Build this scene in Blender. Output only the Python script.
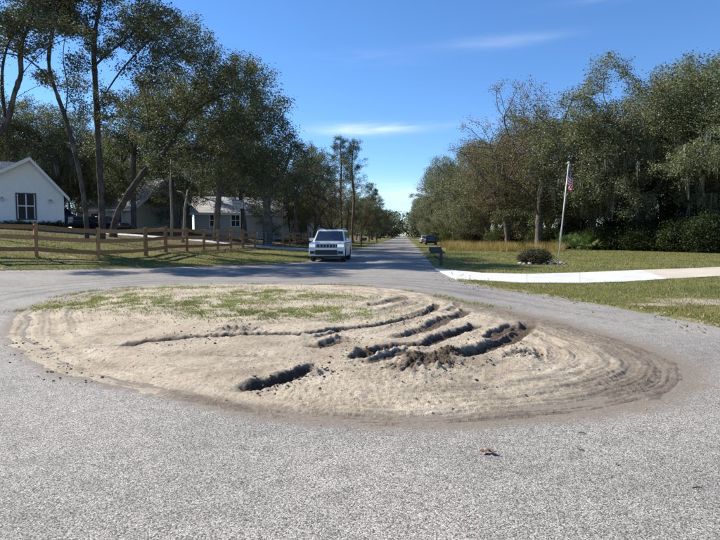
import bpy, bmesh, math, random
import numpy as np
from mathutils import Vector, Matrix

random.seed(7); RNG = np.random.default_rng(7)
R = math.radians
for o in list(bpy.data.objects): bpy.data.objects.remove(o)
scene = bpy.context.scene
COL = scene.collection

# ------------------------------------------------------------------ camera, sky, sun, exposure
CAM_H, FPX, HOR = 1.45, 541.0, 235.5
PITCH = math.atan((270 - HOR) / FPX)
cam_d = bpy.data.cameras.new('camera'); cam = bpy.data.objects.new('camera', cam_d); COL.objects.link(cam)
cam.location = (0, 0, CAM_H); cam.rotation_euler = (math.pi / 2 - PITCH, 0, 0)
cam_d.sensor_fit = 'HORIZONTAL'; cam_d.angle = 2 * math.atan(360 / FPX)
cam_d.clip_start = 0.05; cam_d.clip_end = 6000
scene.camera = cam

SUN_AZ, SUN_EL = R(-68), R(40)            # azimuth from +Y (negative = to the left), elevation
sun_vec = Vector((math.sin(SUN_AZ) * math.cos(SUN_EL), math.cos(SUN_AZ) * math.cos(SUN_EL), math.sin(SUN_EL)))
world = bpy.data.worlds.new('World'); scene.world = world; world.use_nodes = True
wn, wl = world.node_tree.nodes, world.node_tree.links
wn.clear()
w_out = wn.new('ShaderNodeOutputWorld'); w_bg = wn.new('ShaderNodeBackground')
w_sky = wn.new('ShaderNodeTexSky'); w_sky.sky_type = 'NISHITA'; w_sky.sun_disc = False
w_sky.sun_elevation = SUN_EL; w_sky.sun_rotation = SUN_AZ
w_sky.air_density = 0.85; w_sky.dust_density = 0.0; w_sky.ozone_density = 3.5; w_sky.altitude = 0
w_bg.inputs['Strength'].default_value = 0.098
# thin cirrus streaks, laid out on the sky by direction
w_tc = wn.new('ShaderNodeTexCoord'); w_map = wn.new('ShaderNodeMapping'); w_map.inputs['Scale'].default_value = (3.0, 3.0, 26.0)
w_noi = wn.new('ShaderNodeTexNoise'); w_noi.inputs['Scale'].default_value = 1.6; w_noi.inputs['Detail'].default_value = 7; w_noi.inputs['Roughness'].default_value = 0.6
wl.new(w_tc.outputs['Generated'], w_map.inputs['Vector']); wl.new(w_map.outputs[0], w_noi.inputs['Vector'])
w_sep = wn.new('ShaderNodeSeparateXYZ'); wl.new(w_tc.outputs['Generated'], w_sep.inputs[0])
def wmath(op, a_, b_=None):
    n_ = wn.new('ShaderNodeMath'); n_.operation = op
    for i_, v_ in enumerate((a_, b_)):
        if v_ is None: continue
        if hasattr(v_, 'is_linked'): wl.new(v_, n_.inputs[i_])
        else: n_.inputs[i_].default_value = v_
    return n_.outputs[0]
w_az = wmath('ARCTAN2', w_sep.outputs[0], w_sep.outputs[1]); w_el = wmath('ARCSINE', w_sep.outputs[2]); w_sum = None
for (az_, el_, wa_, we_, am_) in [(0.02, 0.192, 0.075, 0.0095, 0.50), (-0.04, 0.188, 0.05, 0.010, 0.30), (0.09, 0.198, 0.07, 0.006, 0.22), (0.25, 0.325, 0.10, 0.010, 0.13), (0.42, 0.372, 0.09, 0.009, 0.10), (0.075, 0.075, 0.13, 0.020, 0.35), (0.30, 0.20, 0.2, 0.01, 0.06), (0.02, 0.31, 0.1, 0.012, 0.08),
                              (1.6, 0.3, 0.3, 0.02, 0.3), (2.6, 0.22, 0.35, 0.02, 0.3), (-2.2, 0.3, 0.3, 0.02, 0.3), (-1.4, 0.2, 0.3, 0.015, 0.25)]:
    da_ = wmath('DIVIDE', wmath('SUBTRACT', w_az, az_), wa_); de_ = wmath('DIVIDE', wmath('SUBTRACT', w_el, el_), we_)
    g_ = wmath('MULTIPLY', wmath('EXPONENT', wmath('MULTIPLY', wmath('ADD', wmath('MULTIPLY', da_, da_), wmath('MULTIPLY', de_, de_)), -1.0)), am_)
    w_sum = g_ if w_sum is None else wmath('ADD', w_sum, g_)
w_mr = wn.new('ShaderNodeMapRange'); w_mr.inputs[1].default_value = 0.36; w_mr.inputs[2].default_value = 0.64; w_mr.inputs[3].default_value = 0.08; w_mr.inputs[4].default_value = 1.0; wl.new(w_noi.outputs['Fac'], w_mr.inputs[0])
w_fac = wmath('MULTIPLY', w_sum, w_mr.outputs[0])
w_mix = wn.new('ShaderNodeMix'); w_mix.data_type = 'RGBA'; w_mix.inputs[7].default_value = (8.2, 8.6, 9.0, 1)
wl.new(w_fac, w_mix.inputs[0])
w_hsv = wn.new('ShaderNodeHueSaturation'); w_hsv.inputs['Saturation'].default_value = 1.12; w_hsv.inputs['Value'].default_value = 1.0
wl.new(w_sky.outputs[0], w_hsv.inputs['Color']); w_tint = wn.new('ShaderNodeMix'); w_tint.data_type = 'RGBA'; w_tint.blend_type = 'MULTIPLY'; w_tint.inputs[0].default_value = 1.0; w_tint.inputs[7].default_value = (0.87, 0.975, 1.09, 1)
wl.new(w_hsv.outputs[0], w_tint.inputs[6]); wl.new(w_tint.outputs[2], w_mix.inputs[6]); wl.new(w_mix.outputs[2], w_bg.inputs['Color'])
wl.new(w_bg.outputs[0], w_out.inputs['Surface'])
sun_d = bpy.data.lights.new('sun', 'SUN'); sun_d.energy = 5.0; sun_d.angle = R(0.53); sun_d.color = (1.0, 0.95, 0.87)
sun = bpy.data.objects.new('sun', sun_d); COL.objects.link(sun)
sun.rotation_euler = (-sun_vec).to_track_quat('-Z', 'Y').to_euler(); sun.location = (-20, 20, 40)
vs = scene.view_settings
vs.view_transform = 'Standard'; vs.look = 'None'; vs.exposure = 0.88; vs.gamma = 1.0; vs.use_curve_mapping = False

# ------------------------------------------------------------------ noise and small maths
def perlin(x, y, seed=0):
    x = np.asarray(x, float); y = np.asarray(y, float)
    xi = np.floor(x).astype(np.int64); yi = np.floor(y).astype(np.int64)
    xf = x - xi; yf = y - yi
    u = xf * xf * xf * (xf * (xf * 6 - 15) + 10); v = yf * yf * yf * (yf * (yf * 6 - 15) + 10)
    def g(ix, iy, dx, dy):
        h = (ix * 374761393 + iy * 668265263 + seed * 974634777) & 0x7fffffff
        h = ((h ^ (h >> 13)) * 1274126177) & 0x7fffffff
        a = ((h ^ (h >> 16)) & 0xffff) / 65536.0 * 2 * np.pi
        return np.cos(a) * dx + np.sin(a) * dy
    a = g(xi, yi, xf, yf); b = g(xi + 1, yi, xf - 1, yf); c = g(xi, yi + 1, xf, yf - 1); d = g(xi + 1, yi + 1, xf - 1, yf - 1)
    return 1.4 * ((a * (1 - u) + b * u) * (1 - v) + (c * (1 - u) + d * u) * v)
def fbm(x, y, seed=0, octv=4, gain=0.5):
    s = 0; a = 1.0
    for k in range(octv):
        s = s + a * perlin(x * 2 ** k + 17.3 * k, y * 2 ** k - 9.1 * k, seed + k); a *= gain
    return s
def sstep(a, b, x):
    t = np.clip((x - a) / (b - a), 0, 1); return t * t * (3 - 2 * t)
def seg_dist(px, py, pts):
    """distance to a polyline, and the arc length (0..1) of the foot point"""
    best = np.full(px.shape, 1e9); foot = np.zeros(px.shape); side = np.zeros(px.shape)
    L = [0.0]
    for i in range(len(pts) - 1): L.append(L[-1] + math.hypot(pts[i + 1][0] - pts[i][0], pts[i + 1][1] - pts[i][1]))
    tot = max(L[-1], 1e-6)
    for i in range(len(pts) - 1):
        ax, ay = pts[i]; bx, by = pts[i + 1]; dx, dy = bx - ax, by - ay; l2 = dx * dx + dy * dy + 1e-12
        t = np.clip(((px - ax) * dx + (py - ay) * dy) / l2, 0, 1)
        ex, ey = px - ax - t * dx, py - ay - t * dy
        d = np.hypot(ex, ey); m = d < best
        best = np.where(m, d, best); foot = np.where(m, (L[i] + t * math.sqrt(l2)) / tot, foot)
        side = np.where(m, np.sign(dx * ey - dy * ex), side)
    return best, foot, side, tot
def poly_sdf(px, py, poly):
    """positive inside"""
    d, _, _, _ = seg_dist(px, py, list(poly) + [poly[0]])
    inside = np.zeros(px.shape, bool); n = len(poly)
    for i in range(n):
        x1, y1 = poly[i]; x2, y2 = poly[(i + 1) % n]
        if y1 == y2: continue
        c = ((y1 > py) != (y2 > py)) & (px < (x2 - x1) * (py - y1) / (y2 - y1) + x1)
        inside ^= c
    return np.where(inside, d, -d)
def catmull(pts, n=6, closed=False):
    out = []; N = len(pts); rng = range(N if closed else N - 1)
    for i in rng:
        if closed: p = [pts[(i + k) % N] for k in (-1, 0, 1, 2)]
        else: p = [pts[max(0, min(N - 1, i + k))] for k in (-1, 0, 1, 2)]
        p = [np.array(q, float) for q in p]
        for k in range(n):
            t = k / n
            out.append(tuple(0.5 * (2 * p[1] + (p[2] - p[0]) * t + (2 * p[0] - 5 * p[1] + 4 * p[2] - p[3]) * t * t + (-p[0] + 3 * p[1] - 3 * p[2] + p[3]) * t ** 3)))
    if not closed: out.append(tuple(float(v) for v in pts[-1]))
    return out

# ------------------------------------------------------------------ terrain height
RD = 0.083                                  # the far road runs along (RD, 1)
EL, ER = -5.0, 1.43                         # road edges, as x - RD*y
LA, LB = np.array([-12.7, 19.1]), np.array([-3.2, 28.5])
LN = np.array([-(LB - LA)[1], (LB - LA)[0]]); LN = LN / np.hypot(*LN)
def Zt(x, y):
    x = np.asarray(x, float); y = np.asarray(y, float)
    xr = x - RD * (y - 30)
    b = np.interp(-xr, [3.0, 5.0, 9.5, 14, 19, 24, 30, 60, 200], [0.0, 0.10, 0.42, 0.92, 1.4, 1.8, 2.05, 2.4, 2.6])
    s = (x - LA[0]) * LN[0] + (y - LA[1]) * LN[1]
    g = np.interp(s, [-14, 0, 4.5], [0.0, 0.33, 1.0])
    far = 2.2 * sstep(150, 420, y)          # the road climbs a little far away
    return b * g + far * 0.3
def ray(px, py):
    c, s = math.cos(PITCH), math.sin(PITCH)
    r = (px - 360) / FPX; u = (270 - py) / FPX
    return np.array([r, c + u * s, -s + u * c])
def P(px, py):
    """the ground point seen at a photo pixel"""
    d = ray(px, py); t0 = 1.0
    for k in range(4000):
        t1 = t0 * 1.01
        p = np.array([0, 0, CAM_H]) + d * t1
        if p[2] <= float(Zt(p[0], p[1])): break
        t0 = t1
    for k in range(30):
        tm = (t0 + t1) / 2; p = np.array([0, 0, CAM_H]) + d * tm
        if p[2] <= float(Zt(p[0], p[1])): t1 = tm
        else: t0 = tm
    return float(p[0]), float(p[1])
def X(px, d): return (px - 360) / FPX * d
def G(x, y, dz=0.0): return Vector((x, y, float(Zt(x, y)) + dz))

# ------------------------------------------------------------------ object helpers
def tag(o, label=None, cat=None, group=None, kind=None):
    if label: o['label'] = label
    if cat: o['category'] = cat
    if group: o['group'] = group
    if kind: o['kind'] = kind
    return o
def link(name, me, mat=None, parent=None, loc=None, rotz=0, smooth=False):
    o = bpy.data.objects.new(name, me); COL.objects.link(o)
    if mat and not me.materials: me.materials.append(mat)
    if parent: o.parent = parent
    if loc is not None: o.location = loc
    if rotz: o.rotation_euler = (0, 0, rotz)
    if smooth: me.polygons.foreach_set('use_smooth', [True] * len(me.polygons))
    return o
def empty(name, loc=(0, 0, 0), rotz=0):
    o = bpy.data.objects.new(name, None); COL.objects.link(o); o.empty_display_size = 0.2
    o.location = loc; o.rotation_euler = (0, 0, rotz); return o
def mesh_np(name, V, F, smooth=False):
    me = bpy.data.meshes.new(name); V = np.ascontiguousarray(V, np.float32); F = np.ascontiguousarray(F, np.int32)
    n, k = F.shape
    me.vertices.add(len(V)); me.vertices.foreach_set('co', V.ravel())
    me.loops.add(n * k); me.loops.foreach_set('vertex_index', F.ravel())
    me.polygons.add(n); me.polygons.foreach_set('loop_start', np.arange(0, n * k, k, dtype=np.int32))
    if smooth: me.polygons.foreach_set('use_smooth', np.ones(n, bool))
    me.update(calc_edges=True); me.validate(); return me
def attr(me, name, vals):
    a = me.attributes.new(name, 'FLOAT', 'POINT'); a.data.foreach_set('value', np.ascontiguousarray(vals, np.float32))
class MB:
    """collects simple solids into one mesh"""
    def __init__(s): s.v = []; s.f = []
    def add(s, vs, fs):
        b = len(s.v); s.v += [tuple(p) for p in vs]; s.f += [tuple(i + b for i in f) for f in fs]; return s
    def box(s, x0, x1, y0, y1, z0, z1):
        return s.add([(x0, y0, z0), (x1, y0, z0), (x1, y1, z0), (x0, y1, z0), (x0, y0, z1), (x1, y0, z1), (x1, y1, z1), (x0, y1, z1)],
                     [(0, 3, 2, 1), (4, 5, 6, 7), (0, 1, 5, 4), (1, 2, 6, 5), (2, 3, 7, 6), (3, 0, 4, 7)])
    def tube(s, pts, rad, n=8, cap=True):
        pts = [Vector(p) for p in pts]; rad = rad if isinstance(rad, (list, tuple)) else [rad] * len(pts); b = len(s.v)
        for i, p in enumerate(pts):
            t = (pts[min(i + 1, len(pts) - 1)] - pts[max(i - 1, 0)]).normalized()
            a = t.orthogonal().normalized() if abs(t.z) > 0.9 else Vector((0, 0, 1)).cross(t).normalized()
            if abs(t.z) > 0.9: a = (Vector((1, 0, 0)) - t * t.x).normalized()
            c = t.cross(a)
            for k in range(n):
                q = 2 * math.pi * k / n; s.v.append(tuple(p + (a * math.cos(q) + c * math.sin(q)) * rad[i]))
        for i in range(len(pts) - 1):
            for k in range(n):
                s.f.append((b + i * n + k, b + i * n + (k + 1) % n, b + (i + 1) * n + (k + 1) % n, b + (i + 1) * n + k))
        if cap: s.f.append(tuple(b + k for k in reversed(range(n)))); s.f.append(tuple(b + (len(pts) - 1) * n + k for k in range(n)))
        return s
    def prism(s, prof, axis, a, b):
        """2D profile extruded along axis ('x': profile is (y,z); 'y': profile is (x,z); 'z': profile is (x,y))"""
        n = len(prof); f3 = {'x': lambda p, t: (t, p[0], p[1]), 'y': lambda p, t: (p[0], t, p[1]), 'z': lambda p, t: (p[0], p[1], t)}[axis]
        vs = [f3(p, a) for p in prof] + [f3(p, b) for p in prof]
        fs = [tuple(range(n)), tuple(reversed(range(n, 2 * n)))] + [(i, i + n, (i + 1) % n + n, (i + 1) % n) for i in range(n)]
        return s.add(vs, fs)
    def build(s, name, mat, parent=None, smooth=False, bevel=0.0, loc=None, rotz=0, seg=2):
        me = bpy.data.meshes.new(name); me.from_pydata(s.v, [], s.f); me.update()
        bm = bmesh.new(); bm.from_mesh(me); bmesh.ops.recalc_face_normals(bm, faces=bm.faces); bm.to_mesh(me); bm.free()
        o = link(name, me, mat, parent, loc, rotz, smooth)
        if bevel:
            m = o.modifiers.new('bevel', 'BEVEL'); m.width = bevel; m.segments = seg; m.limit_method = 'ANGLE'; m.angle_limit = R(30)
        return o

# ------------------------------------------------------------------ materials
def nodes(name):
    m = bpy.data.materials.new(name); m.use_nodes = True; nt = m.node_tree
    b = nt.nodes['Principled BSDF']; return m, nt, b
def N(nt, t, **kw):
    n = nt.nodes.new(t)
    for k, v in kw.items():
        if k in n.inputs: n.inputs[k].default_value = v
        else: setattr(n, k, v)
    return n
def ramp(nt, fac, stops):
    r = nt.nodes.new('ShaderNodeValToRGB'); cr = r.color_ramp
    while len(cr.elements) < len(stops): cr.elements.new(0.5)
    for e, (p, c) in zip(cr.elements, stops): e.position = p; e.color = (*c, 1)
    nt.links.new(fac, r.inputs[0]); return r.outputs[0]
def mixc(nt, fac, a, b, mode='MIX'):
    m = nt.nodes.new('ShaderNodeMix'); m.data_type = 'RGBA'; m.blend_type = mode
    for sock, v in ((m.inputs[0], fac), (m.inputs[6], a), (m.inputs[7], b)):
        if hasattr(v, 'is_linked'): nt.links.new(v, sock)
        elif isinstance(v, (int, float)): sock.default_value = v
        else: sock.default_value = (*v, 1)
    return m.outputs[2]
def math_(nt, op, a, b=0.0, clamp=False):
    m = nt.nodes.new('ShaderNodeMath'); m.operation = op; m.use_clamp = clamp
    for i, v in enumerate((a, b)):
        if hasattr(v, 'is_linked'): nt.links.new(v, m.inputs[i])
        else: m.inputs[i].default_value = v
    return m.outputs[0]
def pos(nt):
    return nt.nodes.new('ShaderNodeNewGeometry').outputs['Position']
def objco(nt): return nt.nodes.new('ShaderNodeTexCoord').outputs['Object']
def noise(nt, vec, scale, detail=4, rough=0.55):
    n = N(nt, 'ShaderNodeTexNoise', Scale=scale, Detail=detail, Roughness=rough); nt.links.new(vec, n.inputs['Vector']); return n.outputs['Fac']
def voro(nt, vec, scale, out='Distance', feature='F1'):
    n = N(nt, 'ShaderNodeTexVoronoi', Scale=scale); n.feature = feature; nt.links.new(vec, n.inputs['Vector']); return n.outputs[out]
def bump(nt, b, h, strength=0.4, dist=0.02):
    n = N(nt, 'ShaderNodeBump', Strength=strength, Distance=dist); nt.links.new(h, n.inputs['Height']); nt.links.new(n.outputs[0], b.inputs['Normal']); return n
def getattr_(nt, name):
    a = nt.nodes.new('ShaderNodeAttribute'); a.attribute_name = name; return a.outputs['Fac']
def plain(name, col, rough=0.6, metal=0.0, var=0.12, scale=6.0, bmp=0.0, spec=None, coat=0.0):
    """a painted / stained surface with soft uneven tone"""
    m, nt, b = nodes(name); co = objco(nt)
    f = noise(nt, co, scale, 5, 0.6)
    c = ramp(nt, f, [(0.3, tuple(v * (1 - var) for v in col)), (0.7, tuple(min(1, v * (1 + var)) for v in col))])
    nt.links.new(c, b.inputs['Base Color']); b.inputs['Roughness'].default_value = rough; b.inputs['Metallic'].default_value = metal
    if spec is not None: b.inputs['Specular IOR Level'].default_value = spec
    if coat: b.inputs['Coat Weight'].default_value = coat; b.inputs['Coat Roughness'].default_value = 0.06
    if bmp: bump(nt, b, noise(nt, co, scale * 4, 4), bmp, 0.01)
    return m
M = {}
# chip-seal asphalt
m, nt, b = nodes('chip_seal'); p = pos(nt)
vc = N(nt, 'ShaderNodeTexVoronoi', Scale=150.0); nt.links.new(p, vc.inputs['Vector'])
sep = N(nt, 'ShaderNodeSeparateColor'); nt.links.new(vc.outputs['Color'], sep.inputs[0])
chips = ramp(nt, sep.outputs[0], [(0.0, (0.055, 0.052, 0.048)), (0.2, (0.15, 0.142, 0.131)), (0.5, (0.275, 0.261, 0.240)), (0.85, (0.39, 0.371, 0.342)), (1.0, (0.56, 0.535, 0.49))])
gap = ramp(nt, vc.outputs['Distance'], [(0.5, (1, 1, 1)), (0.85, (0.5, 0.5, 0.5))])
c = mixc(nt, 1.0, chips, gap, 'MULTIPLY')
big = ramp(nt, noise(nt, p, 0.55, 5, 0.6), [(0.3, (0.80, 0.80, 0.81)), (0.5, (1.0, 1.0, 1.0)), (0.7, (1.13, 1.12, 1.10))])
c = mixc(nt, 1.0, c, big, 'MULTIPLY')
mid = ramp(nt, noise(nt, p, 6.0, 4, 0.6), [(0.28, (0.80, 0.80, 0.80)), (0.5, (1, 1, 1)), (0.72, (1.10, 1.10, 1.10))])
c = mixc(nt, 1.0, c, mid, 'MULTIPLY')
c = mixc(nt, 1.0, c, (1.025, 1.0, 0.965), 'MULTIPLY')
polish = ramp(nt, math_(nt, 'ADD', getattr_(nt, 'wheel'), math_(nt, 'MULTIPLY', math_(nt, 'SUBTRACT', noise(nt, p, 1.7, 4), 0.5), 0.5)), [(0.2, (1, 1, 1)), (0.7, (0.70, 0.705, 0.715))])
c = mixc(nt, 1.0, c, polish, 'MULTIPLY')
dn = math_(nt, 'ADD', getattr_(nt, 'dust'), math_(nt, 'MULTIPLY', math_(nt, 'ADD', math_(nt, 'SUBTRACT', noise(nt, p, 14.0, 6, 0.75), 0.5), math_(nt, 'SUBTRACT', noise(nt, p, 2.2, 3), 0.5)), 0.9))
df = ramp(nt, dn, [(0.3, (0, 0, 0)), (0.85, (0.88, 0.88, 0.88))])
c = mixc(nt, df, c, ramp(nt, noise(nt, p, 30, 4, 0.7), [(0.3, (0.125, 0.100, 0.077)), (0.75, (0.26, 0.215, 0.168))]))
nt.links.new(c, b.inputs['Base Color']); b.inputs['Roughness'].default_value = 0.85; b.inputs['Specular IOR Level'].default_value = 0.25
bump(nt, b, math_(nt, 'MULTIPLY', math_(nt, 'SUBTRACT', 0.9, vc.outputs['Distance']), sep.outputs[1]), 0.55, 0.008)
M['asphalt'] = m
# churned soil
m, nt, b = nodes('churned_sand'); p = pos(nt)
n1 = noise(nt, p, 1.3, 6, 0.6); n2 = noise(nt, p, 22, 5, 0.7); n3 = noise(nt, p, 120, 3, 0.7)
sand = ramp(nt, n1, [(0.28, (0.36, 0.30, 0.225)), (0.42, (0.50, 0.43, 0.33)), (0.54, (0.59, 0.515, 0.40)), (0.72, (0.67, 0.595, 0.48))])
sand = mixc(nt, 1.0, sand, ramp(nt, n2, [(0.25, (0.72, 0.70, 0.68)), (0.6, (1.05, 1.05, 1.05))]), 'MULTIPLY')
sand = mixc(nt, 1.0, sand, ramp(nt, n3, [(0.3, (0.78, 0.77, 0.76)), (0.7, (1.12, 1.12, 1.12))]), 'MULTIPLY')
packed = ramp(nt, n2, [(0.2, (0.135, 0.108, 0.083)), (0.8, (0.28, 0.232, 0.182))])
pk = ramp(nt, math_(nt, 'ADD', getattr_(nt, 'packed'), math_(nt, 'MULTIPLY', math_(nt, 'SUBTRACT', noise(nt, p, 5, 6, 0.7), 0.5), 0.7)), [(0.25, (0, 0, 0)), (0.75, (1, 1, 1))])
c = mixc(nt, pk, mixc(nt, 1.0, sand, (1.015, 0.99, 0.955), 'MULTIPLY'), packed)
damp_shade = ramp(nt, n2, [(0.2, (0.060, 0.043, 0.030)), (0.8, (0.16, 0.118, 0.082))])  # dark brown for damp dug earth and for shade painted into the ruts
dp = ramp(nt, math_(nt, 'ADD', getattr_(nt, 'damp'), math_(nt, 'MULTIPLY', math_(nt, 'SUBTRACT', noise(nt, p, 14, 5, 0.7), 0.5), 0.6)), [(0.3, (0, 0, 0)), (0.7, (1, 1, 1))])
c = mixc(nt, dp, c, damp_shade)
spk = ramp(nt, voro(nt, p, 34), [(0.12, (0.30, 0.25, 0.20)), (0.21, (1, 1, 1))])
c = mixc(nt, math_(nt, 'MULTIPLY', ramp(nt, noise(nt, p, 2.6, 4), [(0.40, (0, 0, 0)), (0.6, (1, 1, 1))]), 0.9), c, mixc(nt, 1.0, c, spk, 'MULTIPLY'))
nt.links.new(c, b.inputs['Base Color']); b.inputs['Roughness'].default_value = 0.95; b.inputs['Specular IOR Level'].default_value = 0.15
bump(nt, b, math_(nt, 'ADD', n2, math_(nt, 'MULTIPLY', n3, 0.5)), 1.0, 0.035)
M['soil'] = m
M['clod'] = plain('dry_clod', (0.36, 0.29, 0.21), 0.95, var=0.35, scale=30, bmp=0.6, spec=0.1)
M['damp_clod'] = plain('damp_clod', (0.13, 0.10, 0.072), 0.95, var=0.35, scale=30, bmp=0.6, spec=0.1)
M['rubble'] = plain('asphalt_rubble', (0.15, 0.14, 0.13), 0.9, var=0.5, scale=60, bmp=0.8, spec=0.2)
# lawn
m, nt, b = nodes('lawn'); p = pos(nt)
g1 = noise(nt, p, 0.33, 6, 0.62); g2 = noise(nt, p, 3.1, 5, 0.65); g3 = noise(nt, p, 38, 4, 0.75)
c = ramp(nt, math_(nt, 'ADD', math_(nt, 'MULTIPLY', g1, 0.6), math_(nt, 'MULTIPLY', g2, 0.4)),
         [(0.36, (0.24, 0.19, 0.085)), (0.46, (0.17, 0.155, 0.055)), (0.56, (0.115, 0.125, 0.038)), (0.68, (0.085, 0.105, 0.030))])
c = mixc(nt, 1.0, c, ramp(nt, g3, [(0.3, (0.62, 0.62, 0.6)), (0.7, (1.25, 1.22, 1.15))]), 'MULTIPLY')
bare = ramp(nt, math_(nt, 'ADD', getattr_(nt, 'bare'), math_(nt, 'MULTIPLY', math_(nt, 'SUBTRACT', g2, 0.5), 1.3)), [(0.42, (0, 0, 0)), (0.75, (1, 1, 1))])
c = mixc(nt, bare, c, ramp(nt, g3, [(0.25, (0.27, 0.22, 0.16)), (0.75, (0.46, 0.40, 0.31))]))
lit = ramp(nt, math_(nt, 'ADD', getattr_(nt, 'litter'), math_(nt, 'MULTIPLY', math_(nt, 'SUBTRACT', g2, 0.5), 0.9)), [(0.35, (0, 0, 0)), (0.7, (1, 1, 1))])
c = mixc(nt, lit, c, ramp(nt, noise(nt, p, 16, 5, 0.75), [(0.3, (0.055, 0.038, 0.024)), (0.55, (0.13, 0.09, 0.055)), (0.75, (0.22, 0.165, 0.11))]))
nt.links.new(c, b.inputs['Base Color']); b.inputs['Roughness'].default_value = 0.9; b.inputs['Specular IOR Level'].default_value = 0.1
bump(nt, b, math_(nt, 'ADD', g3, g2), 0.8, 0.03)
M['lawn'] = m
def blade_mat(name, stops, trans=0.25):
    m, nt, b = nodes(name)
    geo = nt.nodes.new('ShaderNodeNewGeometry')
    c0 = ramp(nt, geo.outputs['Random Per Island'], stops)
    oi = nt.nodes.new('ShaderNodeObjectInfo')
    c = mixc(nt, 1.0, c0, oi.outputs['Color'], 'MULTIPLY')
    big = ramp(nt, noise(nt, objco(nt), 0.5, 3), [(0.3, (0.75, 0.77, 0.8)), (0.7, (1.2, 1.18, 1.1))])
    c = mixc(nt, 1.0, c, big, 'MULTIPLY')
    nt.links.new(c, b.inputs['Base Color']); b.inputs['Roughness'].default_value = 0.6; b.inputs['Specular IOR Level'].default_value = 0.18
    tr = nt.nodes.new('ShaderNodeBsdfTranslucent'); nt.links.new(mixc(nt, 1.0, c, (1.25, 1.3, 0.75), 'MULTIPLY'), tr.inputs['Color'])
    ms = nt.nodes.new('ShaderNodeMixShader'); ms.inputs[0].default_value = trans
    out = nt.nodes['Material Output']
    nt.links.new(b.outputs[0], ms.inputs[1]); nt.links.new(tr.outputs[0], ms.inputs[2]); nt.links.new(ms.outputs[0], out.inputs['Surface'])
    return m
M['grass'] = blade_mat('grass_blades', [(0.0, (0.10, 0.135, 0.034)), (0.45, (0.15, 0.17, 0.05)), (0.75, (0.24, 0.215, 0.09)), (1.0, (0.36, 0.31, 0.17))])
M['weed'] = blade_mat('green_weeds', [(0.0, (0.13, 0.17, 0.04)), (0.5, (0.20, 0.235, 0.062)), (0.8, (0.28, 0.28, 0.11)), (1.0, (0.40, 0.36, 0.2))])
M['straw'] = blade_mat('dry_weeds', [(0.0, (0.20, 0.14, 0.05)), (0.5, (0.34, 0.25, 0.09)), (0.8, (0.26, 0.23, 0.09)), (1.0, (0.45, 0.35, 0.17))])
M['oak_leaf'] = blade_mat('oak_leaves', [(0.0, (0.080, 0.088, 0.054)), (0.4, (0.140, 0.150, 0.092)), (0.75, (0.20, 0.205, 0.135)), (1.0, (0.27, 0.265, 0.195))])
M['bare_leaf'] = blade_mat('winter_leaves', [(0.0, (0.10, 0.075, 0.05)), (0.35, (0.19, 0.15, 0.10)), (0.65, (0.15, 0.14, 0.075)), (0.85, (0.26, 0.15, 0.075)), (1.0, (0.30, 0.26, 0.20))])
M['pine_leaf'] = blade_mat('pine_needles', [(0.0, (0.035, 0.055, 0.025)), (0.5, (0.065, 0.09, 0.04)), (1.0, (0.12, 0.135, 0.06))])
M['palm_leaf'] = blade_mat('palmetto_fronds', [(0.0, (0.05, 0.085, 0.025)), (0.5, (0.09, 0.14, 0.04)), (1.0, (0.16, 0.20, 0.07))])
M['shrub_leaf'] = blade_mat('shrub_leaves', [(0.0, (0.03, 0.045, 0.018)), (0.5, (0.06, 0.085, 0.03)), (1.0, (0.11, 0.13, 0.05))])
M['brown_shrub'] = blade_mat('brown_shrub_leaves', [(0.0, (0.04, 0.034, 0.022)), (0.5, (0.075, 0.062, 0.036)), (0.8, (0.075, 0.078, 0.04)), (1.0, (0.16, 0.115, 0.07))])
M['moss'] = blade_mat('spanish_moss', [(0.0, (0.11, 0.115, 0.09)), (0.5, (0.165, 0.17, 0.135)), (1.0, (0.23, 0.23, 0.19))], 0.15)
def bark_mat(name, lo, hi):
    m, nt, b = nodes(name); co = objco(nt)
    mp = N(nt, 'ShaderNodeMapping'); mp.inputs['Scale'].default_value = (9, 9, 2.2); nt.links.new(co, mp.inputs[0])
    f = noise(nt, mp.outputs[0], 1.6, 6, 0.7)
    c = ramp(nt, f, [(0.3, lo), (0.7, hi)])
    lich = ramp(nt, noise(nt, co, 1.4, 4), [(0.5, (0, 0, 0)), (0.7, (0.55, 0.55, 0.55))])
    c = mixc(nt, lich, c, (0.22, 0.215, 0.185))
    nt.links.new(c, b.inputs['Base Color']); b.inputs['Roughness'].default_value = 0.92; b.inputs['Specular IOR Level'].default_value = 0.15
    bump(nt, b, f, 0.9, 0.05); return m
M['bark'] = bark_mat('oak_bark', (0.045, 0.036, 0.028), (0.155, 0.13, 0.105))
M['dark_bark'] = bark_mat('dark_oak_bark', (0.032, 0.026, 0.021), (0.10, 0.085, 0.07))  # oak bark with the shade on the left trunks put into its colour
M['pale_bark'] = bark_mat('pale_bark', (0.13, 0.115, 0.095), (0.33, 0.30, 0.26))
M['pine_bark'] = bark_mat('pine_bark', (0.07, 0.045, 0.03), (0.21, 0.14, 0.10))

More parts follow.
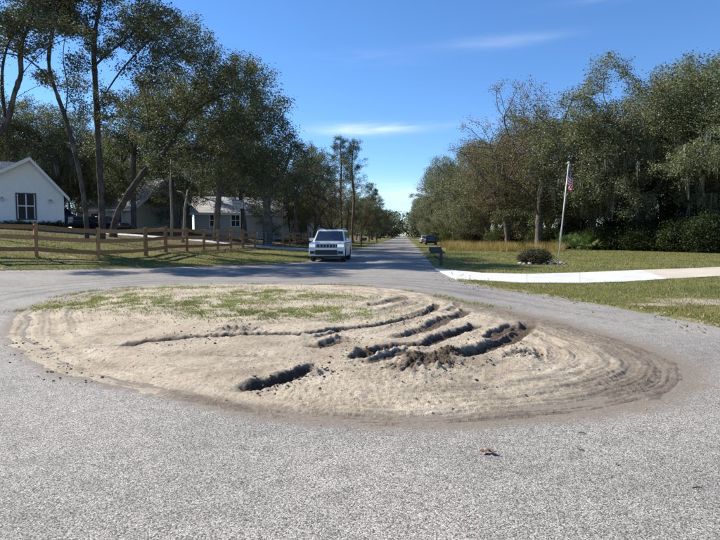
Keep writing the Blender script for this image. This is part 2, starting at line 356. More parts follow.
# ------------------------------------------------------------------ the ground, the asphalt and the sand island
LEFT_EDGE = [(EL + RD * 46, 46), (EL + RD * 36, 36), (-2.9, 30.5), (-4.0, 27.6), (-6.9, 24.4), (-10.0, 21.3), (-12.7, 19.1), (-17, 16.6), (-24, 14.8), (-34, 14.0), (-90, 13)]
RIGHT_EDGE = [(30, -7.0), (16, -3.5), (10, 0.4), (7.4, 3.6), (6.2, 6.2)] + [P(*q) for q in [(720, 328), (640, 311.5), (560, 298), (490, 287.5), (457, 280)]] + [(3.42, 20.5), (ER + RD * 25, 25)]
ASPH = [(EL + RD * 420, 420)] + catmull(LEFT_EDGE, 4) + [(-90, 5), (-30, 4), (-15, -1), (-9, -9), (-6, -40), (2, -40), (4, -16), (12, -12), (30, -13)] + catmull(RIGHT_EDGE, 4) + [(ER + RD * 420, 420)]
ISL_PX = [(8, 325), (20, 311), (50, 299.5), (100, 290.5), (150, 286.5), (210, 284.5), (300, 284.5), (360, 286), (410, 291), (450, 299), (500, 309), (550, 320), (600, 333), (645, 347), (676, 362), (689, 377),
          (682, 389), (655, 401), (600, 412), (540, 419), (470, 425), (400, 428), (330, 426), (260, 418), (200, 406), (150, 394), (95, 384), (50, 373), (18, 352), (6, 338)]
ISL = catmull([P(*q) for q in ISL_PX], 4, True)

def axis(lo, hi, step, gl, gh, ratio):
    a = list(np.arange(lo, hi + 1e-6, step)); s = step; x = a[-1]
    while x < gh: s *= ratio; x += s; a.append(x)
    s = step; x = lo; b = []
    while x > gl: s *= ratio; x -= s; b.append(x)
    return np.array(b[::-1] + a)
us = axis(-15.0, 8.0, 0.13, -1500, 1500, 1.13)
extra = [EL - 0.25, EL, EL + 0.12, EL + 0.5, ER - 0.5, ER - 0.12, ER, ER + 0.25]
us = np.array(sorted(set(np.round(np.concatenate([us, extra]), 4))))
vsg = axis(-1.0, 31.0, 0.13, -300, 2500, 1.045)
UU, VV = np.meshgrid(us, vsg); GX = UU + RD * np.where(VV > 0, VV, 0); GY = VV
GZ = Zt(GX, GY); gsd = np.full(GX.shape, -50.0)
nearm = (GX > -95) & (GX < 60) & (GY > -45) & (GY < 425)
gsd[nearm] = poly_sdf(GX[nearm], GY[nearm], ASPH)
isd = np.full(GX.shape, -50.0); m_ = (GX > -9) & (GX < 6) & (GY > 2) & (GY < 19)
isd[m_] = poly_sdf(GX[m_], GY[m_], ISL)
rows, cols = GX.shape; idx = np.arange(rows * cols).reshape(rows, cols)
quads = np.stack([idx[:-1, :-1], idx[:-1, 1:], idx[1:, 1:], idx[1:, :-1]], -1).reshape(-1, 4)
edge_n = 0.10 * fbm(GX * 1.3, GY * 1.3, 5, 3)
lawnz = GZ + 0.03 + 0.012 * fbm(GX * 0.8, GY * 0.8, 3, 3) * (gsd < -0.2) - 0.36 * np.clip((gsd + edge_n) / 0.5, 0, 1)
me = mesh_np('ground', np.stack([GX, GY, lawnz], -1).reshape(-1, 3), quads, True)
# bare soil patches and leaf litter under the trees
bare = np.zeros(GX.shape)
for (qx, qy, rx, ry, s_) in [(706, 303, 1.5, 0.9, 0.9), (655, 306, 0.7, 0.25, 1.0), (683, 295, 0.6, 0.25, 0.6), (540, 281 + 6, 0.5, 0.2, 0.6), (60, 256, 4.0, 0.6, 0.5), (140, 252, 3.0, 0.8, 0.4), (230, 258, 3.5, 0.8, 0.35), (10, 249, 2.0, 0.7, 0.5), (200, 262, 3, 0.6, 0.25)]:
    x0, y0 = P(qx, qy); bare = np.maximum(bare, s_ * np.exp(-((GX - x0) / rx) ** 2 - ((GY - y0) / ry) ** 2))
bare = np.maximum(bare, 0.55 * np.exp(-((gsd + 0.1) / 0.22) ** 2))
xr = GX - RD * GY
litter = np.maximum(sstep(5.0, 8.0, xr) * sstep(54, 60, GY + 0.30 * np.clip(GX - 8, 0, 60)), 0)
litter = np.maximum(litter, sstep(20, 24, -xr + 0 * GX) * sstep(46, 60, GY))
litter = np.maximum(litter, 0.65 * sstep(8.0, 12.0, -xr) * sstep(26, 30, GY))
attr(me, 'bare', bare.ravel()); attr(me, 'litter', litter.ravel())
tag(link('ground', me, M['lawn']), 'mown patchy lawn and leaf litter all round the turning circle', kind='structure')

keep = (gsd.ravel()[quads].max(1) > -0.28) & (isd.ravel()[quads].max(1) < 0.42) & (GY.ravel()[quads].max(1) < 420)
aq = quads[keep]; used = np.unique(aq); remap = -np.ones(rows * cols, np.int64); remap[used] = np.arange(len(used))
ax_, ay_ = GX.ravel()[used], GY.ravel()[used]
me = mesh_np('asphalt', np.stack([ax_, ay_, GZ.ravel()[used]], -1), remap[aq], True)
di = -isd.ravel()[used]
rightness = sstep(-2.0, 3.0, ax_ + 0.25 * (ay_ - 8))
dust = np.exp(-np.clip(di, 0, 9) / (0.08 + 0.26 * rightness)) * 0.98
dust = np.maximum(dust, 0.30 * np.exp(-np.clip(di - 0.1, 0, 9) / 0.55) * rightness)
dust = np.maximum(dust, 0.5 * np.exp(-np.clip(gsd.ravel()[used] - 0.02, 0, 9) / 0.10))
attr(me, 'dust', dust)
# wheel lanes worn darker round the island
dl = di + 0.12 * fbm(ax_ * 0.5, ay_ * 0.5, 15, 2)
lane = np.exp(-((dl - 0.95) / 0.14) ** 2) + np.exp(-((dl - 1.55) / 0.12) ** 2) * 0.8 + np.exp(-((dl - 2.3) / 0.16) ** 2) * 0.7 + np.exp(-((dl - 3.1) / 0.2) ** 2) * 0.6
lane *= sstep(6, 9.5, ay_)
far_lane = (np.exp(-((ax_ - RD * ay_ + 0.2) / 0.5) ** 2) + np.exp(-((ax_ - RD * ay_ + 3.3) / 0.5) ** 2)) * sstep(22, 30, ay_)
attr(me, 'wheel', np.clip(lane * 0.55 + far_lane * 0.4 + 0.28 * sstep(18, 11, np.abs(ay_ - 10) + 0 * ax_) * sstep(9, 15, ay_), 0, 1))
tag(link('road', me, M['asphalt']), 'grey chip-seal road widening into a turning circle round the sand island', kind='structure')

# the churned island: a fine height field
ys = [3.55]
while ys[-1] < 17.2: ys.append(ys[-1] + 0.0029 * ys[-1])
ys = np.array(ys); xs = np.arange(-8.2, 4.6, 0.016)
IX, IY = np.meshgrid(xs, ys)
sd = poly_sdf(IX, IY, ISL)
sdn = sd + 0.13 * fbm(IX * 1.4, IY * 1.4, 11, 3) + 0.07 * fbm(IX * 7, IY * 7, 12, 3)
inn = sstep(0.0, 0.5, sd)
H = -0.022 + 0.034 * sstep(-0.20, 0.30, sdn) + 0.095 * sstep(0.15, 2.4, sd)
H += inn * (0.016 * fbm(IX * 0.9, IY * 0.9, 21, 3) + 0.008 * fbm(IX * 4.2, IY * 4.2, 22, 3))
rough = (sstep(-0.25, 0.45, fbm(IX * 0.7, IY * 0.7, 31, 3)) * 0.6 + 0.4) * (0.45 + 0.75 * sstep(-3.2, -0.5, IX + 0.2 * (IY - 8)))
clodn = np.abs(fbm(IX * 9, IY * 9, 33, 3))
H += sstep(0.0, 0.3, sd) * rough * (0.010 * clodn + 0.011 * np.abs(fbm(IX * 17, IY * 17, 34, 2)) + 0.008 * fbm(IX * 28, IY * 28, 35, 2))
damp_shade = np.zeros(IX.shape); packed = np.zeros(IX.shape)
wob = 0.05 * fbm(IX * 2.0, IY * 2.0, 41, 3) + 0.02 * fbm(IX * 8, IY * 8, 43, 2)
crumb = fbm(IX * 9, IY * 9, 47, 4, 0.7)
wob_lo = 0.05 * perlin(IX * 1.6, IY * 1.6, 45)
def rut(px, w, depth, bank, churn=0.5, dm=0.0, flat=True, asym=0.3, even=False, pk=0.0):
    """a wheel rut: groove with thrown-up banks; asym shifts bank height to the far side"""
    global H, damp_shade, packed
    pts = catmull([P(*q) for q in px], 5)
    lo = np.min(pts, 0) - 0.8; hi = np.max(pts, 0) + 0.8
    r = np.where((ys > lo[1]) & (ys < hi[1]))[0]; c = np.where((xs > lo[0]) & (xs < hi[0]))[0]
    if len(r) == 0 or len(c) == 0: return
    sl = (slice(r[0], r[-1] + 1), slice(c[0], c[-1] + 1))
    x, y = IX[sl], IY[sl]
    d, f, side, tot = seg_dist(x, y, pts)
    d = np.abs(d + (wob_lo if even else wob)[sl] * side * 0.7 + (0 if even else 0.012 * crumb[sl]))
    taper = sstep(0, min(0.25, 0.35 / tot), f) * sstep(1.0, 1 - min(0.2, 0.30 / tot), f)
    mod = 1.0 if even else 0.9 + 0.25 * perlin(f * tot * 2.3, 0 * f, int(px[0][0]))
    gr = np.exp(-(d / w) ** (4.5 if flat else 2.5))
    n = fbm(x * 11, y * 11, 51, 3)
    bk = np.exp(-((d - 1.55 * w) / (0.55 * w)) ** 2) * (1 + asym * side)
    old = H[sl]
    base = old
    H[sl] = base + inn[sl] * taper * (-(0.6 if even else 0.60) * depth * gr * mod + 0.20 * bank * bk * (mod + churn * 0.3 * n) + churn * 0.009 * np.clip(n, -0.3, 1) * (bk + 0.5 * gr))
    if even or pk: packed[sl] = np.maximum(packed[sl], (pk or 0.42) * taper * inn[sl] * np.exp(-(d / (1.5 * w)) ** 2) * (0.75 + 0.5 * n))
    if dm: damp_shade[sl] = np.maximum(damp_shade[sl], dm * taper * np.exp(-(d / (1.35 * w)) ** 4))  # groove and walls darkened: dug damp soil plus painted-in shade
# concentric tyre bands that follow the rim, strongest at the right-hand end
band = sstep(-1.0, 2.0, IX + 0.2 * (IY - 7)) * sstep(2.6, 1.9, sd) * sstep(0.0, 0.2, sd)
ph = sd + 0.10 * fbm(IX * 0.6, IY * 0.6, 61, 2)
H += band * (0.003 * np.sin(ph * 2 * np.pi / 0.42) + 0.003 * np.sin(ph * 2 * np.pi / 0.13) * rough + 0.005 * np.sin(ph * 2 * np.pi / 0.05) * sstep(-0.2, 0.3, fbm(IX * 1.1, IY * 1.1, 63, 2)))
bandl = sstep(-3.6, -5.0, IX) * sstep(1.5, 0.9, sd) * sstep(0, 0.15, sd)
H += bandl * (0.018 * np.sin(ph * 2 * np.pi / 0.36) + 0.005 * np.sin(ph * 2 * np.pi / 0.09))
bandn = sstep(1.1, 0.7, sd) * sstep(0, 0.1, sd) * sstep(7.0, 5.6, IY)
H += bandn * (0.010 * np.sin(ph * 2 * np.pi / 0.30) + 0.004 * np.sin(ph * 2 * np.pi / 0.07))
# faint older tracks
for px in ([(60, 318), (58, 335), (75, 352), (110, 366), (150, 378)], [(40, 322), (40, 338), (56, 356), (90, 373)], [(150, 330), (210, 333), (270, 331), (330, 326), (372, 320)], [(240, 352), (290, 352), (330, 343)], [(330, 385), (380, 385), (430, 388), (480, 390)], [(250, 400), (330, 402), (400, 400)], [(355, 342), (385, 338), (412, 330), (430, 322)], [(440, 335), (452, 328), (458, 318), (452, 310)], [(35, 349), (70, 349.5), (110, 349.5)], [(90, 358), (160, 358), (220, 359), (285, 363), (330, 360)], [(150, 380), (210, 372), (290, 366), (350, 371)], [(60, 330), (110, 345), (190, 362)], [(110, 312), (140, 325), (160, 336)],
           [(180, 322), (220, 323), (270, 322), (320, 326)], [(210, 298), (290, 300), (350, 296)], [(330, 290), (350, 297), (372, 305)], [(345, 315), (372, 309), (384, 295), (380, 289)],
           [(300, 330), (360, 322), (410, 316), (428, 305), (420, 296)]):
    rut(px, 0.09, 0.026, 0.02, 0.3, 0, False, even=True)
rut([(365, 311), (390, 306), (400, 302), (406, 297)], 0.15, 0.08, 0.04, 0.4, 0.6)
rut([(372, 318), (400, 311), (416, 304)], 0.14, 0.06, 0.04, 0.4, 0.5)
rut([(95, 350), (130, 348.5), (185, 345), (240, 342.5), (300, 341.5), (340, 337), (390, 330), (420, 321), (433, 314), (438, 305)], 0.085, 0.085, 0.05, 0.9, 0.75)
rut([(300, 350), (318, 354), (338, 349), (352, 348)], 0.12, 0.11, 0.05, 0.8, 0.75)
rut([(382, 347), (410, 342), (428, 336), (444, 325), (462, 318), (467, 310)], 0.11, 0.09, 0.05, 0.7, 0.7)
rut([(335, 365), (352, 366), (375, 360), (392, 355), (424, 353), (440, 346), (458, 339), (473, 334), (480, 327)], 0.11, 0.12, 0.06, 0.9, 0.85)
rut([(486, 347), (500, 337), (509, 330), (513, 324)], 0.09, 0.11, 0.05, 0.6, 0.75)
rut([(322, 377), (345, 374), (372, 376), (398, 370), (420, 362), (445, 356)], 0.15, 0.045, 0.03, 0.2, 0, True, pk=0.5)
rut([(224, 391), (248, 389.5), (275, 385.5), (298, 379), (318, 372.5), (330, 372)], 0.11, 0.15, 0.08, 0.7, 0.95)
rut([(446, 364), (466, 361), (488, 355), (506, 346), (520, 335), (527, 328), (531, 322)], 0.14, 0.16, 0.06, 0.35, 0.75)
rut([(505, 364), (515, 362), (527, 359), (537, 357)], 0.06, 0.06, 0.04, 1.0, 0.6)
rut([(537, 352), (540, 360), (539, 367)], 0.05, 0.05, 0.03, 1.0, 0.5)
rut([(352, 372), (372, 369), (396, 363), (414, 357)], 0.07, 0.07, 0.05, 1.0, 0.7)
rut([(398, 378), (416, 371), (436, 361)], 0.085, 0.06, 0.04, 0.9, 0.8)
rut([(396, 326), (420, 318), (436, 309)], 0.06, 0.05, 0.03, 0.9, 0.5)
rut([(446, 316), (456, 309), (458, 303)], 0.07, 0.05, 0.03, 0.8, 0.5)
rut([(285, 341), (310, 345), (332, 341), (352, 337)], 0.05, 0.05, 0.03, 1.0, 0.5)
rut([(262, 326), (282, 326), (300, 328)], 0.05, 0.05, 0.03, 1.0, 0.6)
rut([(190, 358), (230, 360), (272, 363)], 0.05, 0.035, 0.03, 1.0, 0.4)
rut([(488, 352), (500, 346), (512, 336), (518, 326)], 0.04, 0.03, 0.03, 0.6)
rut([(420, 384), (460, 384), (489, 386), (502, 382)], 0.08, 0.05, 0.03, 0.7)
rut([(540, 335), (553, 347), (557, 360), (545, 372), (520, 380)], 0.09, 0.022, 0.018, 0.12, even=True)
rut([(566, 338), (584, 352), (586, 366), (566, 380), (530, 390)], 0.09, 0.022, 0.018, 0.12, even=True)
rut([(596, 345), (622, 358), (634, 372), (618, 387), (570, 399)], 0.09, 0.022, 0.018, 0.12, even=True)
rut([(630, 350), (656, 364), (668, 379), (650, 392)], 0.08, 0.02, 0.018, 0.2, even=True)
for px in ([(560, 345), (575, 356), (574, 368), (552, 379), (505, 390)], [(605, 342), (640, 360), (648, 374), (630, 387), (575, 402), (480, 412)], [(580, 344), (603, 357), (611, 371), (592, 385), (540, 396), (450, 404)], [(120, 372), (190, 384), (260, 398), (340, 408), (420, 410)],
           [(440, 392), (500, 392), (560, 385), (585, 375)], [(330, 394), (400, 396), (470, 396), (520, 392)], [(210, 362), (260, 372), (300, 366)], [(120, 366), (180, 370), (240, 366)], [(415, 320), (440, 312), (452, 303)], [(470, 345), (488, 333), (497, 322), (495, 315)], [(525, 345), (538, 338), (545, 330)], [(395, 300), (415, 306), (425, 298)]):
    rut(px, 0.05, 0.014, 0.012, 0.15, 0, False, even=True)
H += inn * 0.012 * np.clip(fbm(IX * 20, IY * 20, 37, 3), 0, 2) * sstep(0.05, 0.5, fbm(IX * 1.3, IY * 1.3, 38, 3))
# the heap of dug-up clods
def heap(px, py, rx, ry, amp, dm):
    global H, damp_shade
    x0, y0 = P(px, py); g = np.exp(-((IX - x0) / rx) ** 4 - ((IY - y0) / ry) ** 4)
    n = np.abs(fbm(IX * 7, IY * 7, 71, 3)) * 1.1
    H += amp * g * (n + 0.25 * fbm(IX * 22, IY * 22, 73, 2)); damp_shade = np.maximum(damp_shade, dm * g)
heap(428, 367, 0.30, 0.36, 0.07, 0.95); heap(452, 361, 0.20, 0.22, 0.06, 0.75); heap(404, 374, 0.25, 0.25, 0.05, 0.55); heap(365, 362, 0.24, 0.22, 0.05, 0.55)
heap(525, 363, 0.14, 0.2, 0.05, 0.35); heap(236, 338, 0.35, 0.25, 0.07, 0.55); heap(445, 374, 0.3, 0.14, 0.04, 0.5); heap(340, 347, 0.22, 0.2, 0.04, 0.5); heap(310, 379, 0.16, 0.12, 0.05, 0.5)
# packed, darker earth along the near rim, round the right end and in the back corner
packed = np.maximum(packed, 0.72 * np.exp(-((sd - 0.10) / 0.24) ** 2) * sstep(8.0, 6.0, IY) * sstep(-2.6, -1.4, IX))
packed = np.maximum(packed, 0.72 * sstep(1.5, 0.3, sd) * sstep(0.6, 2.4, IX))
packed = np.maximum(packed, 0.45 * np.exp(-((sd - 0.9) / 0.12) ** 2) * sstep(-1.0, 0.8, IX))
packed = np.maximum(packed, 0.42 * sstep(0.3, 0.0, sd) * sstep(-3.5, -5.5, IX))
packed = np.maximum(packed, 0.34 * sstep(-0.1, 0.5, fbm(IX * 0.55, IY * 0.55, 81, 3)) * inn)
arcw = 0.5 + 0.5 * np.sin(ph * 2 * np.pi / 0.37 + 1.5 * perlin(IX * 0.8, IY * 0.8, 64)); fine = 0.5 + 0.5 * np.sin(ph * 2 * np.pi / 0.105)
packed = np.maximum(packed, band * (0.50 * arcw ** 2 + 0.18 * fine * arcw) * sstep(-0.4, 0.3, fbm(IX * 0.9, IY * 0.9, 83, 3)))
packed = np.maximum(packed, bandl * 0.42 * arcw)
packed = np.maximum(packed, 0.34 * sstep(-1.8, 0.2, IX) * sstep(0.2, 1.0, sd) * sstep(-0.5, 0.4, fbm(IX * 1.6, IY * 1.6, 84, 3)))
keepm = sd > -0.35
IZ = H + Zt(IX, IY); nr, nc = IX.shape; ii = np.arange(nr * nc).reshape(nr, nc)
q = np.stack([ii[:-1, :-1], ii[:-1, 1:], ii[1:, 1:], ii[1:, :-1]], -1).reshape(-1, 4)
q = q[keepm.ravel()[q].all(1)]; used = np.unique(q); remap = -np.ones(nr * nc, np.int64); remap[used] = np.arange(len(used))
me = mesh_np('sand_island', np.stack([IX, IY, IZ], -1).reshape(-1, 3)[used], remap[q], True)
attr(me, 'damp', damp_shade.ravel()[used]); attr(me, 'packed', packed.ravel()[used])
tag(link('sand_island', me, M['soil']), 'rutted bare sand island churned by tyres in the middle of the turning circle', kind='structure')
def isl_z(x, y):
    i = np.clip(np.searchsorted(ys, y), 1, nr - 1); j = np.clip(np.round((x - xs[0]) / 0.016).astype(int), 0, nc - 1)
    t = (y - ys[i - 1]) / (ys[i] - ys[i - 1])
    return IZ[i - 1, j] * (1 - t) + IZ[i, j] * t

# loose clods and crumbs
def lumps(n, pick, smin, smax, name, mat, label, zf, seed):
    rg = np.random.default_rng(seed)
    base = np.array([(1, 0, 0), (-1, 0, 0), (0, 1, 0), (0, -1, 0), (0, 0, 1), (0, 0, -1), (.6, .6, .5), (-.6, .6, .45), (.6, -.6, .5), (-.6, -.6, .45)], float)
    bm = bmesh.new(); [bm.verts.new(p) for p in base]; bmesh.ops.convex_hull(bm, input=bm.verts); bm.verts.index_update()
    F0 = [[v.index for v in f.verts] for f in bm.faces]; bm.free(); F0 = np.array([f for f in F0 if len(f) == 3])
    xy = pick(rg, n); n = len(xy); s = smin * (smax / smin) ** (rg.random(n) ** 2.2)
    V = base[None] * (0.7 + 0.6 * rg.random((n, 10, 1))) * s[:, None, None] * np.array([1, 1, 0.65])
    a = rg.random(n) * 6.28; ca, sa = np.cos(a)[:, None], np.sin(a)[:, None]
    V = np.stack([V[..., 0] * ca - V[..., 1] * sa, V[..., 0] * sa + V[..., 1] * ca, V[..., 2]], -1)
    V[..., 0] += xy[:, :1]; V[..., 1] += xy[:, 1:2]; V[..., 2] += (zf(xy[:, 0], xy[:, 1]) + s * 0.25)[:, None]
    F = (F0[None] + (np.arange(n) * 10)[:, None, None]).reshape(-1, 3)
    return tag(link(name, mesh_np(name, V.reshape(-1, 3), F), mat), label, kind='stuff')
def near_ruts(rg, n, spots, far=1.0):
    k = rg.integers(0, len(spots), n); c = np.array([P(a, b_) for a, b_, _ in spots])[k]; r = np.array([s[2] for s in spots])[k]
    return c + rg.normal(size=(n, 2)) * r[:, None]
def in_isl(xy, lo=0.05): return xy[poly_sdf(xy[:, 0], xy[:, 1], ISL) > lo]
lumps(4200, lambda rg, n: in_isl(np.stack([rg.uniform(-7, 3.8, n), rg.uniform(4, 16, n)], -1)), 0.003, 0.013, 'loose_clods', M['clod'], 'small dry clods and crumbs scattered over the sand island', isl_z, 3)
RS = [(428, 367, .3), (440, 372, .28), (405, 374, .25), (365, 362, .22), (452, 361, .2), (300, 383, .2), (270, 388, .15), (320, 375, .15), (340, 349, .2), (236, 338, .35), (180, 345, .3), (500, 350, .25), (525, 362, .15), (400, 330, .3)]
lumps(1300, lambda rg, n: in_isl(near_ruts(rg, n, RS)), 0.004, 0.020, 'damp_clods', M['damp_clod'], 'dark damp clods thrown up beside the deepest ruts', isl_z, 4)
def gz(x, y): return Zt(x, y)
lumps(130, lambda rg, n: near_ruts(rg, n, [(30, 352, .10), (42, 360, .12), (55, 372, .12), (20, 344, .1), (75, 377, .14), (60, 366, .15), (95, 382, .1)]), 0.004, 0.020, 'asphalt_rubble', M['rubble'],
      'broken dark asphalt crumbs along the left rim of the island', lambda x, y: np.maximum(gz(x, y), isl_z(np.clip(x, -8, 4.4), y)), 5)
def rim_pick(rg, n):
    k = rg.integers(0, len(ISL), n); c = np.array(ISL)[k]; c = c + rg.normal(size=(n, 2)) * 0.18; return c[poly_sdf(c[:, 0], c[:, 1], ISL) < 0.02]
lumps(420, rim_pick, 0.003, 0.008, 'dirt_crumbs', M['clod'], 'crumbs of dirt spilled onto the asphalt round the island', gz, 6)

# grass blades
def blades(name, xy, h, w, mat, label, zf, seed, lean=0.5, kind='stuff', parent=None):
    rg = np.random.default_rng(seed); n = len(xy); a = rg.random(n) * 6.28; hh = h * (0.5 + 0.9 * rg.random(n)); ww = w * (0.7 + 0.6 * rg.random(n))
    z = zf(xy[:, 0], xy[:, 1]) - 0.01
    dx, dy = np.cos(a), np.sin(a); lx = rg.normal(size=n) * lean * hh; ly = rg.normal(size=n) * lean * hh
    V = np.empty((n, 3, 3)); V[:, 0] = np.stack([xy[:, 0] - dx * ww, xy[:, 1] - dy * ww, z], -1); V[:, 1] = np.stack([xy[:, 0] + dx * ww, xy[:, 1] + dy * ww, z], -1)
    V[:, 2] = np.stack([xy[:, 0] + lx, xy[:, 1] + ly, z + hh], -1)
    o = link(name, mesh_np(name, V.reshape(-1, 3), np.arange(n * 3).reshape(-1, 3)), mat, parent)
    if label: tag(o, label)
    return tag(o, kind=kind)
lz = lambda x, y: Zt(x, y) + 0.03
rg = np.random.default_rng(19)
def lawn_pts(n, x0, x1, y0, y1, dens):
    pts = np.stack([rg.uniform(x0, x1, n), rg.uniform(y0, y1, n)], -1)
    s = poly_sdf(pts[:, 0], pts[:, 1], ASPH); pts = pts[s < 0.03]
    k = 0.35 + 0.75 * sstep(-0.5, 0.5, fbm(pts[:, 0] * 0.9, pts[:, 1] * 0.9, 91, 3))
    return pts[rg.random(len(pts)) < k * dens]
DRIVE = [P(*q_) for q_ in [(434, 269), (482, 274), (527, 275), (580, 273.5), (635, 271), (720, 268)]] + [(32, 26.5), (30, 20.5)] + [P(*q_) for q_ in [(720, 277), (667, 280), (627, 282.7), (580, 284), (527, 284), (497, 282.3), (456, 280)]]
gp = lawn_pts(150000, 3.0, 22, 7, 20, 1.0); gp = gp[poly_sdf(gp[:, 0], gp[:, 1], DRIVE) < -0.02]
blades('lawn_grass', gp, 0.055, 0.007, M['grass'], 'short mown grass beside the curved road on the right', lz, 1, 0.7)
gp = lawn_pts(110000, 3.2, 30, 20, 52, 1.0); gp = gp[poly_sdf(gp[:, 0], gp[:, 1], DRIVE) < -0.02]
blades('lawn_grass', gp, 0.07, 0.013, M['grass'], 'short mown grass between the right driveway and the woods', lz, 2, 0.7)
gp = np.concatenate([lawn_pts(90000, -22, -2, 17, 36, 1.0), lawn_pts(40000, -24, 1, 36, 70, 0.9)])
blades('lawn_grass', gp, 0.065, 0.012, M['grass'], 'short mown grass on the bank in front of the wooden fence', lz, 3, 0.7)
# weeds growing on the back of the island
WPX = [(60, 308, .5, .35), (85, 303, .6, .5), (110, 299, .6, .4), (150, 292, 1.3, .5), (195, 291, 1.0, .4), (115, 308, .6, .4), (150, 312, .8, .6), (185, 308, .8, .6), (165, 303, .9, .5), (210, 318, .7, .5), (235, 318, .7, .5), (255, 299, .6, .5), (270, 304, .7, .5), (290, 322, .7, .5), (320, 317, .6, .5), (340, 322, .6, .5), (300, 300, .8, .4), (335, 303, .6, .4), (225, 310, .5, .4), (275, 318, .6, .3), (265, 296, .6, .3)]
wp = np.concatenate([np.array(P(a, b_)) + rg.normal(size=(3000, 2)) * np.array([c_, d_]) * 0.9 for a, b_, c_, d_ in WPX])
wp = wp[(fbm(wp[:, 0] * 2.2, wp[:, 1] * 2.2, 95, 4, 0.7) + 0.3 * rg.normal(size=len(wp)) > 0.12)]; wp = in_isl(wp, 0.1); wp = wp[wp[:, 1] > 8.2]
blades('island_weeds', wp, 0.045, 0.008, M['weed'], 'patches of low green weeds on the back of the sand island', isl_z, 4, 0.9)
rm = np.array([p_ for p_ in ISL if p_[1] > 10]); k = rg.integers(0, len(rm), 5200); rp = rm[k] + rg.normal(size=(5200, 2)) * 0.13
rp = rp[fbm(rp[:, 0] * 0.8, rp[:, 1] * 0.8, 97, 2) > -0.05]
blades('rim_weeds', rp, 0.05, 0.008, M['weed'], 'thin green weeds along the far rim of the island', lambda x, y: np.maximum(gz(x, y), isl_z(np.clip(x, -8.1, 4.5), np.clip(y, 3.6, 17))), 5, 0.8)

# ------------------------------------------------------------------ trees
def grow(attrs, chains, step, di, dk, seed, droop=0.0, wander=0.25, iters=90):
    """space colonisation: branches grow from the given trunk chains towards the points of the crown"""
    rg = np.random.default_rng(seed)
    nodes_ = [np.array(chains[0][0], float)]; par = [-1]
    def near(p): return int(np.argmin([np.sum((q - p) ** 2) for q in nodes_]))
    for ch in chains:
        cur = near(np.array(ch[0], float))
        for a, b_ in zip(ch[:-1], ch[1:]):
            a = np.array(a, float); b_ = np.array(b_, float); k = max(1, int(round(np.linalg.norm(b_ - a) / step)))
            for i in range(1, k + 1):
                nodes_.append(a + (b_ - a) * i / k); par.append(cur); cur = len(nodes_) - 1
    n_tr = len(nodes_)
    A = np.array(attrs, float); ND = np.full(len(A), 1e9); NI = np.zeros(len(A), int); done = 0
    nodes_ = [np.array(q) for q in nodes_]
    for it in range(iters):
        new = np.array(nodes_[done:])
        if len(new) == 0 or len(A) == 0: break
        d2 = ((A[:, None] - new[None]) ** 2).sum(-1); j = d2.argmin(1); d = np.sqrt(d2[np.arange(len(A)), j])
        m_ = d < ND; ND[m_] = d[m_]; NI[m_] = j[m_] + done; done = len(nodes_)
        kp = ND > dk; A, ND, NI = A[kp], ND[kp], NI[kp]
        act = ND < di
        if not act.any():
            if len(A) == 0: break
            act = ND <= ND.min() * 1.25
        NN = np.array(nodes_); dirs = A[act] - NN[NI[act]]; dirs /= np.linalg.norm(dirs, axis=1, keepdims=True) + 1e-9
        S = np.zeros((len(NN), 3)); np.add.at(S, NI[act], dirs)
        for k in np.unique(NI[act]):
            v = S[k]; l = np.linalg.norm(v)
            if l < 1e-6: v = rg.normal(size=3); l = np.linalg.norm(v)
            v = v / l + rg.normal(size=3) * wander; v[2] -= droop; v /= np.linalg.norm(v)
            nodes_.append(NN[k] + v * step); par.append(int(k))
    return np.array(nodes_), np.array(par), n_tr
